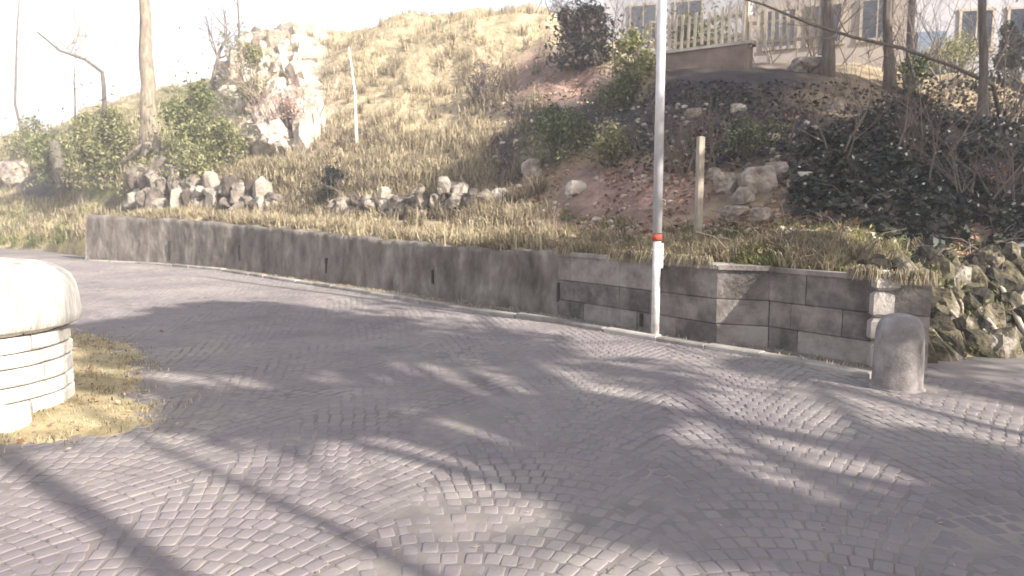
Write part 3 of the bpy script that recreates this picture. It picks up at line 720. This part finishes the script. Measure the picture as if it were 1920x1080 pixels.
# ivy bank: one mass
n = 60000; xx = RNG.uniform(1480, 2150, n); yy = RNG.uniform(170, 520, n)
edge = 170+np.clip((1720-xx)/240, 0, 1)*150; low = 400+np.clip((xx-1560)/200, 0, 1)*100
ok = (fbm(xx, yy, .012, 5, 4) > -.2) & (yy > edge+RNG.normal(0, 14, n)) & (yy < low+RNG.normal(0, 12, n))
xx, yy = xx[ok], yy[ok]; C = np.array([tuple(surf(a, b)) for a, b in zip(xx[:30000], yy[:30000])])
bul = fbm(C[:,0], C[:,1], 1.1, 77)+.35
C[:,2] += RNG.uniform(0, 1, len(C))**.6*np.clip(bul, .03, 1)*.6
V, Fa = leaf_cloud(C, .06, RNG, flat=.3, aspect=.7); o = link('ivy', npmesh('ivy', V, Fa), M_ivy); tag(o, 'dense dark evergreen ivy smothering the bank on the right', 'ivy', kind='stuff')

k_ = RNG.choice(len(C), 380, replace=False); Cg = C[k_].copy(); Cg[:,2] += .12; Cg[:,1] -= .12  # whitish leaves stand in for sun glints on the ivy
V, Fa = leaf_cloud(Cg, .030, RNG, flat=.2, aspect=.7); o = link('ivy_glint_leaves', npmesh('ivy_glint_leaves', V, Fa), M_glint); tag(o, 'scattered pale leaves painted as glints of sun on the dark ivy', 'ivy', kind='stuff')
# ------------------------------------------------------------------ grass, litter
def scatter(n, x0, x1, v0, v1, test=None):
    xx = RNG.uniform(x0, x1, n); vv = RNG.uniform(v0, v1, n)**1.0; out = []
    for a, b in zip(xx, vv):
        p = hill_v(a, b); out.append((p.x, p.y, p.z+float(0)))
    out = np.array(out); out[:,2] += hill_noise(out[:,0], out[:,1], vv, xx)
    qx, qy = proj(out); k = np.ones(n, bool) if test is None else test(qx, qy, out)
    return out[k]
def tufts(C, k, spread):
    B = np.repeat(C, k, 0); off = RNG.normal(0, spread, (len(B), 2)); B[:,:2] += off; B[:,2] -= .03; return B
def dens(o, sc, lo): return vnoise(o[:,0], o[:,1], sc, 55) > lo
# dry slope grass
C = scatter(9500, -150, 1030, .4, 6.1, lambda x, y, o: (dens(o, .8, .22)) & ~(((x-205)/45)**2+((y-365)/32)**2 < 1) & ~(((x-90)/55)**2+((y-345)/32)**2 < 1) & ~((x > 925) & (y > 190) & (y < 400)) & ~((x > 960) & (y > 90) & (y < 240)))
V, Fa = blades(tufts(C, 7, .09), .30, .012, .7); o = link('dry_grass', npmesh('dry_grass', V, Fa), M_dry); tag(o, 'straw-coloured dry grass covering the sunlit slope', 'grass', kind='stuff')
# terrace strip grass hanging over the wall
C = scatter(5200, 150, 1700, 0, 1.6, lambda x, y, o: dens(o, 1.2, .25))
C = C[vnoise(C[:,0], C[:,1], 2.3, 91) > .3]; V, Fa = blades(tufts(C, 9, .06), .19, .008, 1.0, (-.1,-.45)); o = link('wall_top_grass', npmesh('wall_top_grass', V, Fa), M_dry); tag(o, 'mixed short grass hanging over the top of the retaining wall', 'grass', kind='stuff')
C = scatter(3800, 1050, 2050, 0, 2.2, lambda x, y, o: dens(o, 1.5, .4) & (y < 560))
V, Fa = blades(tufts(C, 7, .05), .11, .008, .8, (-.1,-.25)); o = link('mossy_grass', npmesh('mossy_grass', V, Fa), M_green); tag(o, 'green mossy grass along the top of the block wall', 'grass', kind='stuff')
C = scatter(2600, -250, 340, 0, 5.5, lambda x, y, o: dens(o, .7, .35) & ~(((x-205)/45)**2+((y-365)/32)**2 < 1) & ~(((x-90)/55)**2+((y-345)/32)**2 < 1))
V, Fa = blades(tufts(C, 8, .1), .28, .015, .8); o = link('bank_grass', npmesh('bank_grass', V, Fa), M_green); tag(o, 'greenish grass on the far left bank', 'grass', kind='stuff')
B = []
for i in range(0, 5):
    a, b = WV[i], WV[i+1]; k = int((b-a).length*90)
    for j in range(k):
        p = a.lerp(b, RNG.random())
        if vnoise(p.x, p.y, 2.6, 88) > .42: B.append((p.x, p.y-.0, wtop(i)+.03))
B = np.repeat(np.array(B), 7, 0); B[:,:2] += RNG.normal(0, .035, (len(B),2)); V, Fa = blades(B, .16, .005, .6, (-.25,-.35)); V = V.reshape(-1,6,3); dz = V[:,4:,2]-V[:,:1,2]; V[:,4:,2] -= dz*1.25; V = V.reshape(-1,3)
o = link('coping_grass', npmesh('coping_grass', V, Fa), M_dry); tag(o, 'grass tufts drooping over the coping of the block wall', 'grass', kind='stuff')
C = scatter(420, 430, 1030, 1.4, 5.9); V, Fa = blades(tufts(C, 26, .07), .42, .009, .8); o = link('dead_weeds', npmesh('dead_weeds', V, Fa), M_weed); tag(o, 'taller brown dead weed clumps standing out of the dry slope', 'weeds', kind='stuff')
# leaf litter
C = scatter(15000, 820, 2050, .3, 5.4, lambda x, y, o: (vnoise(o[:,0], o[:,1], 1.3, 61) > .33+.42*((x > 1150) & (y < 310) & (y > 110))) & (y < 560))
C[:,2] += RNG.uniform(0, .05, len(C))
V, Fa = leaf_cloud(C, .045, RNG, flat=.45); o = link('leaf_litter', npmesh('leaf_litter', V, Fa), M_litter); tag(o, 'fallen reddish-brown leaves strewn over the right-hand slope', 'leaves', kind='stuff')
# dead sticks on slope
m = MB()
C = scatter(260, 860, 2000, .6, 5.0, lambda x, y, o: y < 520)
for c in C:
    a = RNG.uniform(0, 6.28); L = RNG.uniform(.2, .8); dz = RNG.uniform(-.05, .3); m.tube([tuple(c+[0,0,.02]), (c[0]+math.cos(a)*L*.5, c[1]+math.sin(a)*L*.5, c[2]+.1+dz*.6), (c[0]+math.cos(a)*L, c[1]+math.sin(a)*L, c[2]+dz+.06)], [.007,.006,.003], 4, cap=False)
tag(m.build('dead_sticks', M_twig), 'thin dead sticks and twigs littering the right-hand slope', 'sticks', kind='stuff')
# verge grass and fallen leaves round the pillar, along the kerb
n = 5200; X = RNG.uniform(-8, -1.8, n); Y = RNG.uniform(4.1, 10.5, n); k = (edge_dist(X, Y, VERGE)+.5*fbm(X,Y,2.2,33,5)+RNG.normal(0,.12,n) > .05) & ((X-pc[0])**2+(Y-pc[1])**2 > .74**2)
C = np.stack([X, Y, np.zeros(n)+.02], 1)[k]; B = tufts(C, 6, .04); B[:,2] = .01+bump_road(B[:,0], B[:,1])
V, Fa = blades(B, .045, .004, 1.0); o = link('verge_grass', npmesh('verge_grass', V, Fa), M_dry); tag(o, 'short yellowed grass on the verge round the masonry pillar', 'grass', kind='stuff')
n = 1600; X = RNG.uniform(-8, -1.6, n); Y = RNG.uniform(3.9, 10.5, n); k = edge_dist(X, Y, VERGE)+RNG.normal(0,.25,n) > 0
C = np.stack([X, Y, .035+RNG.uniform(0, .03, n)+bump_road(X, Y)], 1)[k]; V, Fa = leaf_cloud(C, .025, RNG, flat=.7)
o = link('verge_leaves', npmesh('verge_leaves', V, Fa), M_litter); tag(o, 'dry fallen leaves scattered on the verge by the masonry pillar', 'leaves', kind='stuff')
# straw bits on the paving
n = 2200; X = RNG.uniform(-7, 6, n); Y = RNG.uniform(2.6, 12, n); k = wall_front(X, Y) & (vnoise(X, Y, .6, 71) > .45); X, Y = X[k], Y[k]
C = np.stack([X, Y, .02+bump_road(X, Y)], 1); V, Fa = leaf_cloud(C, .02, RNG, flat=.95, aspect=.16); o = link('straw_bits', npmesh('straw_bits', V, Fa), M_dry); tag(o, 'bits of straw and dry leaf lying on the cobbles', 'straw', kind='stuff')
# grass line between kerb and wall
m_pts = []
for i in range(len(WV)-1):
    a, b = WV[i], WV[i+1]; k = int((b-a).length*55)
    for j in range(k):
        p = a.lerp(b, j/k); m_pts.append((p.x+RNG.uniform(-.3, -.0), p.y+RNG.uniform(-.34, -.02), .0))
B = tufts(np.array(m_pts), 3, .03); B[:,2] = 0
V, Fa = blades(B, .05, .005, 1.1); o = link('kerb_grass', npmesh('kerb_grass', V, Fa), M_dry); tag(o, 'dry grass growing between the kerb and the foot of the wall', 'grass', kind='stuff')

# ------------------------------------------------------------------ rubble walls and rocks
def rubble(name, pts, label, rows, size, seed, m=None, tall=1.0, capm=True):
    """drystone wall following picture points (x, y_top, y_bottom)"""
    rng = random.Random(seed); t = MB(); b0 = surf(pts[0][0], pts[0][2]); 
    for i in range(len(pts)-1):
        x0, t0, c0 = pts[i]; x1, t1, c1 = pts[i+1]; A = surf(x0, c0); B_ = surf(x1, c1)
        k = max(2, int((B_-A).length/(size*.85)))
        for j in range(k):
            f = (j+.5)/k; x = x0+(x1-x0)*f; bse = surf(x, c0+(c1-c0)*f); tp = P(x, t0+(t1-t0)*f, bse.y); hg = max(.2, tp.z-bse.z)
            z = 0
            while z < hg:
                h_ = size*rng.choice((.35,.5,.7,.9,1.3))*tall*rng.uniform(.8,1.2)
                t.rock((bse.x+rng.uniform(-.15,.15), bse.y-.05+z*.4+rng.uniform(-.2,.15), bse.z+z+h_*.35), (size*rng.uniform(.9,1.5), size*rng.uniform(.9,1.3), h_*1.25), rng.random()*90, rng.uniform(0,6.28), rng.uniform(-.6,.6), .4); z += h_*.72*(1.6 if rng.random() < .25 else 1)
    o = t.build(name, m or M_rock); tag(o, label, 'wall'); return o
rubble('rubble_wall', [(248,322,396),(300,335,396),(360,342,398),(430,350,400),(525,372,398)], 'rough rubble wall of upright stones below the thick tree trunk', 3, .36, 1, M_rockw, 1.4)
rubble('rubble_wall', [(625,384,400),(700,378,400),(780,368,398),(860,350,396),(905,372,394)], 'low broken rubble wall crossing the middle of the dry slope', 3, .24, 2, M_rockw)
C = scatter(3400, 230, 920, 1.6, 3.6, lambda x, y, o: (y > 310) & (y < 402)); V, Fa = blades(tufts(C, 8, .1), .26, .012, .9); V[:,2] += .1
o = link('wall_grass', npmesh('wall_grass', V, Fa), M_dry); tag(o, 'dry grass growing through the rubble walls on the slope', 'grass', kind='stuff')
# small pale stones strewn over the slope
m = MB(); C = scatter(900, 880, 1750, .8, 5.0, lambda x, y, o: (y > 130) & (y < 460) & (vnoise(o[:,0], o[:,1], .9, 66) > .35))
for i, c in enumerate(C):
    q_ = RNG.uniform(.03, .10); m.rock((c[0], c[1], c[2]+q_*.2), (q_*1.4, q_, q_*.9), i, RNG.uniform(0,6), 0, .4, 1)
tag(m.build('scree', M_crag), 'small pale stones strewn over the right-hand slope', 'stones', kind='stuff')
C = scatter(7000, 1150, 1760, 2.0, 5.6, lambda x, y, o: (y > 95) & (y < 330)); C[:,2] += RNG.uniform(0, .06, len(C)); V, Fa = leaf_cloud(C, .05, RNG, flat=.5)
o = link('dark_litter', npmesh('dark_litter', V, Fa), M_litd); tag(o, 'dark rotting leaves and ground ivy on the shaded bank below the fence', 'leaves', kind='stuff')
# boulders
BO = [(1420,345,54,46,'largest pale boulder in the heap behind the wooden stake'),(1395,372,36,30,'pale stone leaning on the left of the largest boulder'),(1452,322,44,32,'flat pale stone on top of the boulder heap'),
 (1360,352,34,34,'rounded stone at the left end of the boulder heap'),(1375,400,44,24,'low broad stone below the boulder heap'),(1425,412,34,26,'small white stone nearest the wall top below the boulder heap'),(1338,330,22,20,'small stone close behind the wooden stake'),
 (998,322,34,38,'pale pointed stone in the dark hollow left of the steel pole'),(985,290,18,20,'little stone above the pale pointed stone'),(935,365,30,28,'grey stone at the right end of the broken rubble wall'),(1080,360,36,22,'flat stone among the litter left of the steel pole'),
 (850,352,46,34,'pale block standing out of the broken rubble wall'),(655,385,44,22,'whitish stone at the left foot of the broken rubble wall'),(1500,345,40,28,'grey stone right of the boulder heap'),(1510,128,60,26,'pale slab at the right end of the fence terrace'),
 (1565,200,28,18,'small stone on the rim above the shaded bank'),(1625,105,40,34,'white stone block between the fence-end tree and the next trunk'),(1690,235,30,16,'stone on the upper edge of the ivy bank'),
 (30,330,50,36,'pink-grey boulder at the far left edge of the bank'),(1385,205,24,14,'stone on the bare shaded bank below the fence'),(1300,215,26,16,'stone half sunk in the shaded bank right of the steel pole'),(1450,260,22,16,'lone stone low on the shaded bank')]
for i, (x, y, wpx, hpx, lab) in enumerate(BO):
    b = surf(x, y+hpx*.4); s = b.y/F_PX; m = MB(); m.rock((0,0,hpx*s*.32), (wpx*s, wpx*s*.9, hpx*s*1.15), i*7+3, i*.8, .1*(i%3-1), .3, 3)
    o = m.build('boulder', M_rockl if i not in (9,10,13,19,21) else M_rock, None); o.location = b; tag(o, lab, 'boulder')
# pale crag upper left
cr = empty('crag', surf(500, 270)); tag(cr, 'pale sunlit rock crag breaking out of the slope right of the thick trunk', 'rock'); m = MB()
rngc = random.Random(12)
for i in range(230):
    x = rngc.uniform(425, 592); y = rngc.uniform(75, 285)
    if y > 215 and x < 480: continue
    p = surf(x, y)-cr.location; q_ = rngc.uniform(.35, 1.15)
    m.rock((p.x, p.y+.15, p.z+rngc.uniform(-.25,.15)), (q_*rngc.uniform(.8,1.5), q_*.7, q_*rngc.uniform(.5,1.3)), i*5+2, rngc.uniform(0,6), rngc.uniform(-.4,.4), .45, 2)
m.build('rock_face', M_crag, cr)
# dark hollow with root, far left
m = MB(); q = surf(122, 372); t = empty('tree_stump', q); tag(t, 'dark broken stump beside the hollow on the far left bank', 'stump')
m.tube([(0,0,-.3),(-.05,0,.5),(-.25,.05,1.4),(-.3,0,2.1)], [.34,.28,.24,.14], 10, wob=.5); m.build('trunk', M_barkd, t, True)

# outcrop of mossy rock and roots on the right
oc = empty('rock_outcrop', surf(1800, 650)); tag(oc, 'mossy rock outcrop with slanting ledges right of the bollard', 'rock'); m = MB(); rng = random.Random(5)
for i in range(260):
    x = rng.uniform(1640, 2250); y = rng.uniform(498, 668)
    if x < 1715 and y > 600: continue
    p = surf(x, y)-oc.location; s = rng.uniform(.12, .34)
    m.rock((p.x, p.y-.02, p.z), (s*rng.uniform(.5,1.1), s*.8, s*rng.uniform(.9,2.2)), i*3+1, rng.uniform(-.6,.6), -.6+rng.uniform(-.35,.35), .5)
m.build('rock_face', M_rockm, oc)
m = MB()
for x0, y0, x1, y1, r_ in ((1815,590,1850,672,.02),(1765,540,1800,600,.016),(1835,500,1862,560,.02),(1700,500,1722,560,.015),(1895,580,1930,660,.02),(1730,610,1765,660,.02),(1800,560,1880,668,.035),(1850,520,1915,640,.03),(1870,560,1925,670,.03),(1745,560,1795,620,.022),(1905,510,1960,620,.04),(1560,445,1585,480,.02),(1720,470,1735,510,.018),(1890,500,1925,560,.025),(1780,590,1830,640,.018)):
    a = surf(x0, y0)-oc.location; b = surf(x1, y1)-oc.location; o_ = Vector((0,-.09,.05))
    m = MB(); m.tube([a+Vector((0,.1,-.02)), a.lerp(b,.3)+o_, a.lerp(b,.7)+o_*1.3+Vector((.02,0,-.02)), b+Vector((0,-.06,0))], [r_*.8, r_, r_*.9, r_*.5], 7, wob=.5); m.build('root', M_wood, oc, True)
C = np.array([tuple(surf(float(a), float(b))) for a, b in zip(RNG.uniform(1560, 2100, 2600), RNG.uniform(450, 668, 2600))]); C[:,1] -= RNG.uniform(0, .16, len(C)); C[:,2] += RNG.uniform(0, .08, len(C)); C = C[vnoise(C[:,0], C[:,2], 3.5, 81) > .45]
V, Fa = leaf_cloud(C, .035, RNG, aspect=.4); o = link('moss', npmesh('moss', V, Fa), M_green); tag(o, 'yellow-green moss and small weeds clinging to the rock outcrop', 'moss', kind='stuff')
# grass clumps hanging over the outcrop
rng2 = np.random.default_rng(3); B = []
for i in range(42):
    p = surf(float(rng2.uniform(1560, 2100)), float(rng2.uniform(455, 640))); 
    for k in range(26): B.append((p.x+rng2.normal()*.05, p.y-.08+rng2.normal()*.05, p.z+.03))
V, Fa = blades(np.array(B), .13, .004, .5, (.35,-.6)); V = V.reshape(-1,6,3); dz = V[:,4:,2]-V[:,:1,2]; V[:,4:,2] -= dz*1.3; V = V.reshape(-1,3)
o = link('hanging_grass', npmesh('hanging_grass', V, Fa), M_dry); tag(o, 'dry grass clumps hanging down over the mossy outcrop', 'grass', kind='stuff')

# ------------------------------------------------------------------ upper terrace: wall, fence, houses, shed
a = P(1215, 106, 19.2); b = P(1402, 102, 17.7)
tw_ = MB(); A = Vector((a.x, a.y, 0)); B_ = Vector((b.x, b.y, 0)); zt = a.z
prism(tw_, A, B_, zt-1.3, zt, zt+.0, .35); o = tw_.build('terrace_wall', M_ledge); tag(o, 'low brown wall carrying the picket fence at the top of the bank', 'wall')
tw_ = MB(); prism(tw_, A-Vector((.1,0,0)), B_+Vector((.1,0,0)), zt+.003, zt+.07, zt+.07, .5, -.07); c_ = tw_.build('coping', M_kerb, o)
fe = empty('picket_fence', (A.x, A.y, zt)); tag(fe, 'grey weathered picket fence on the low brown terrace wall', 'fence')
C2 = P(1545, 110, 17.0); pathp = [A, B_, Vector((C2.x, C2.y, 0))]
mp_ = MB(); mr_ = MB()
for i in range(2):
    p, q = pathp[i], pathp[i+1]; L = (q-p).length; d = (q-p).normalized(); az = math.atan2(d.y, d.x); k = int(L/.16)
    base = .07 if i == 0 else -.15
    for j in range(k):
        c = p+d*(L*(j+.5)/k)-fe.location; c.z = base+.42+RNG.normal()*.02; c.y += .12; mp_.box(c, (.07,.025,.82+RNG.normal()*.04), az+RNG.normal()*.02, M=Matrix.Rotation(az,4,'Z') @ Matrix.Rotation(RNG.normal()*.03,4,'Y'))
    for zz in (.18,.62):
        c = (p+q)/2-fe.location; c.z = base+zz; c.y += .16; mr_.box(c, (L,.04,.07), az)
    mx = MB(); c = q-fe.location; c.z = base+.4; c.y += .2; mx.box(c, (.12,.12,1.2), az, bev=.01); mx.build('post', M_wood, fe)
mp_.build('pickets', M_wood, fe); mr_.build('rail', M_wood, fe)
def house(name, x0, x1, Y0, Y1, zb, zt, m, label, wins, door=None):
    a = P(x0, 60, Y0); b = P(x1, 60, Y1); a.z = b.z = 0; h = empty(name, (a.x, a.y, zb)); tag(h, label, 'house'); o = h.location.copy(); o.z = 0
    d = (b-a).normalized(); L = (b-a).length; az = math.atan2(d.y, d.x); n_ = Vector((-d.y, d.x, 0)); mb = MB()
    prism(mb, a-o, b-o, 0, zt-zb, zt-zb, 5.0); mb.build('wall', m, h)
    mr = MB(); c = (a+b)/2+n_*2.5-o; W_ = L+.8
    e = [c-d*W_/2-n_*3, c+d*W_/2-n_*3, c+d*W_/2+n_*3, c-d*W_/2+n_*3, c-d*W_/2, c+d*W_/2]
    pts_ = [(p.x, p.y, zt-zb+(1.6 if i > 3 else .003)) for i, p in enumerate(e)]; mr.add(pts_, [(0,1,5,4),(2,3,4,5),(1,2,5),(3,0,4),(3,2,1,0)]); mr.build('roof', M_roof, h)
    for (u, z, w_, h_) in wins:
        c = a+d*(L*u)-o; c.z = z-zb; c -= n_*.005; wi = MB(); 
        for sx, sz, ww, hh_ in ((0, h_/2, w_+.16, .09), (0, -h_/2, w_+.22, .1), (-w_/2, 0, .08, h_), (w_/2, 0, .08, h_), (0, 0, .04, h_)):
            q = c+d*sx; q.z += sz; wi.box(q, (ww, .12, hh_-.002), az)
        f = wi.build('window', M_wood, h); g = MB(); q = c+n_*-.02; g.box(q, (w_-.02, .06, h_-.04), az); g.build('pane', M_glass, f)
    if door:
        u, z, w_, h_ = door; c = a+d*(L*u)-o-n_*.03; c.z = z-zb; g = MB(); g.box(c, (w_, .1, h_), az, bev=.01); g.build('door', M_blue, h)
    return h
house('house', 1410, 1700, 25, 23, 4.2, 9.5, M_housea, 'beige plastered house behind the fence-end tree', [(.2,7.2,.9,1.2),(.5,7.2,.9,1.2),(.82,7.2,.9,1.2)])
house('house', 1715, 2050, 26, 25, 4.0, 10.5, M_houseb, 'grey plastered house with blue door behind the tall right trunk', [(.35,7.4,1.0,1.3),(.62,7.4,1.0,1.3)], (.1,6.6,.9,1.6))
house('house', 1130, 1395, 33, 31, 5.5, 14, M_houseb, 'grey-blue house glimpsed behind the picket fence left part', [(.3,9.2,1.1,1.5),(.62,9.2,1.1,1.5)])
# dark bush mass on the crest
shrub('shrub', 1095, 70, 48, 60, M_brush, 'dense dark brown bush on the crest left of the picket fence', 9000, .11, stems=40, base_y=122, seed=61, lumps=16)
shrub('shrub', 1070, 25, 60, 30, M_brush, 'smaller brown bush behind the dense dark bush', 2400, .09, stems=30, base_y=50, seed=62)

# ------------------------------------------------------------------ unseen trees behind the viewer, evergreen crowns added and shaped to cast shade
def shade_tree(name, lumps, trunk, label, leaf, seed, m=None, dens_=2.0, flat=1.0, thr=.25):
    """lumps: (point to be shaded, distance up the sun ray, radius, leaves)"""
    rng = np.random.default_rng(seed); t = empty(name, trunk); tag(t, label, 'tree'); o = Vector(trunk); Cs = []; mb = MB(); ctr = []
    for (p, dist, r, n) in lumps:
        c = Vector(p)+SDIR*dist-o; ctr.append(c); n = int(n*dens_)
        q = rng.normal(size=(n,3)); q /= np.linalg.norm(q, axis=1, keepdims=True); q *= rng.uniform(0, 1, (n,1))**.45
        k = np.array([r[0], r[0], r[1]]) if hasattr(r, '__len__') else np.array([r,r,r*flat])
        q = q*k+np.array(c); dn = vnoise(q[:,0]+q[:,2]*.7, q[:,1]+q[:,2]*.4, .9, seed) > thr; Cs.append(q[dn])
    top = sum(ctr, Vector())/len(ctr); top.z = max(c.z for c in ctr)
    mb.tube([(0,0,-.3), (0,0,1), (top.x*.5, top.y*.5, top.z*.5), (top.x, top.y, top.z)], [.45,.36,.25,.1], 10, wob=.2)
    for c in ctr:
        s0 = Vector((top.x*.6, top.y*.6, c.z*.65)); mb.tube([s0, s0.lerp(c,.5)+Vector((0,0,.3)), c], [.13,.08,.03], 6, cap=False)
    for c in ctr:
        for k in range(10):
            d_ = Vector(rng.normal(size=3)).normalized(); mb.tube([c, c+d_*.9, c+d_*1.8+Vector((0,0,.15))], [.022,.014,.006], 4, cap=False)
    mb.build('trunk', M_bark, t, True); C = np.concatenate(Cs); V, Fa = leaf_cloud(C, leaf, rng); link('crown', npmesh('crown', V, Fa), m or M_leafd, t)
    return t
S = lambda x, y: surf(x, y)
GR = lambda x, y: G(x, y)
shade_tree('unseen_shade_pine', [(S(1350,190),26,2.2,4200),(S(1450,160),26,1.9,3200),(S(1300,280),26,1.1,1100),(S(1420,290),25,1.1,1100),(S(1560,390),24,1.1,1200),(S(1480,230),26,2.0,2200),(S(1600,300),25,2.2,2600),(S(1250,215),27,1.5,1200),(S(1720,330),24,2.4,2600),(S(1880,360),23,2.6,2600),(S(1420,140),27,1.4,900),(S(1560,160),26,1.7,1800),(S(1700,210),26,2.0,1300)], (22,-9,0), 'tall unseen evergreen added behind the viewer to shade the right-hand bank', .16, 5)
shade_tree('unseen_shade_pine', [(S(1130,235),27,(1.6,.8),3000),(S(960,310),27,(1.0,.9),2200),(S(1030,255),27,(1.2,.8),2200),(S(1080,290),27,(.9,.6),900),(S(900,335),28,(.8,.6),500),(S(1180,205),27,(1.0,.7),800)], (14,-12,0), 'slender unseen evergreen added behind the viewer to shade the middle hollow', .14, 6)
shade_tree('unseen_shade_evergreen', [(GR(430,590),16,1.3,1300),(GR(330,690),15,1.0,900),(GR(270,620),16,1.0,700),(GR(560,660),15,1.0,800),(GR(900,640),15,1.0,600),(GR(520,730),14,.9,800),(GR(740,600),16,1.1,800),(GR(650,610),16,1.3,1300),(GR(900,655),15,1.0,500),(GR(420,660),15,.9,800),(GR(600,760),14,.8,420),(GR(300,640),16,1.0,350),(GR(1250,705),14,.7,420),(GR(1500,700),13,.6,420),(GR(500,640),15,1.2,650),(GR(760,640),15,.9,400),(GR(1120,770),13,.5,200),(GR(480,780),14,.7,240),(Vector((.2,11.4,.6)),15,(1.6,1.0),700)], (9,-7,0), 'spreading unseen evergreen shaped behind the viewer to shade the cobbled road', .12, 7, None, 1.3, .5, .37)
shade_tree('unseen_shade_evergreen', [(GR(1750,850),12,.55,420),(GR(1880,980),12,.5,350),(GR(1200,960),12,.45,170),(GR(1500,990),12,.5,220),(GR(1900,720),13,.9,320),(GR(1080,875),12,.4,130),(GR(1750,680),14,.9,300),(GR(1681,735)+Vector((0,0,.60)),9,.2,160),(GR(1350,1000),12,.4,140),(GR(1080,800),13,.5,200)], (12,-4.5,0), 'small unseen evergreen shaped behind the viewer to shade the right of the road', .10, 8, None, 1.1, .35, .44)
# bare trees whose trunks and limbs draw the long shadow lines at the lower left
for k, (x, y, d, r_, sd) in enumerate(((75,990,11,.13,31),(400,910,13,.09,32),(130,960,11,.07,33))):
    p = G(x, y)+SDIR*d; base = Vector((p.x, p.y, 0)); 
    lab = ['bare tree behind the viewer throwing the lowest-left shadow line','bare tree behind the viewer throwing the thin line over the cobbles','bare tree behind the viewer throwing the shadow past the pillar foot'][k]
    bare_tree('bare_tree', base, base+Vector((.3-.3*k,.2,9.5)), r_, lab, sd, .6, 7, 2.0, 3)

# ------------------------------------------------------------------ hazy winter air
me = bpy.data.meshes.new('haze'); m = MB(); m.box((0, 0, 11.7), (1300, 1300, 25.6)); hz = m.build('haze', None); tag(hz, kind='stuff')
hm = bpy.data.materials.new('hazy_air'); hm.use_nodes = True; n = hm.node_tree
n.nodes.remove(n.nodes['Principled BSDF']); pv = n.nodes.new('ShaderNodeVolumePrincipled'); pv.inputs['Density'].default_value = .0038; pv.inputs['Color'].default_value = (.93,.94,.98,1)
n.links.new(pv.outputs[0], n.nodes['Material Output'].inputs['Volume']); hz.data.materials.append(hm)
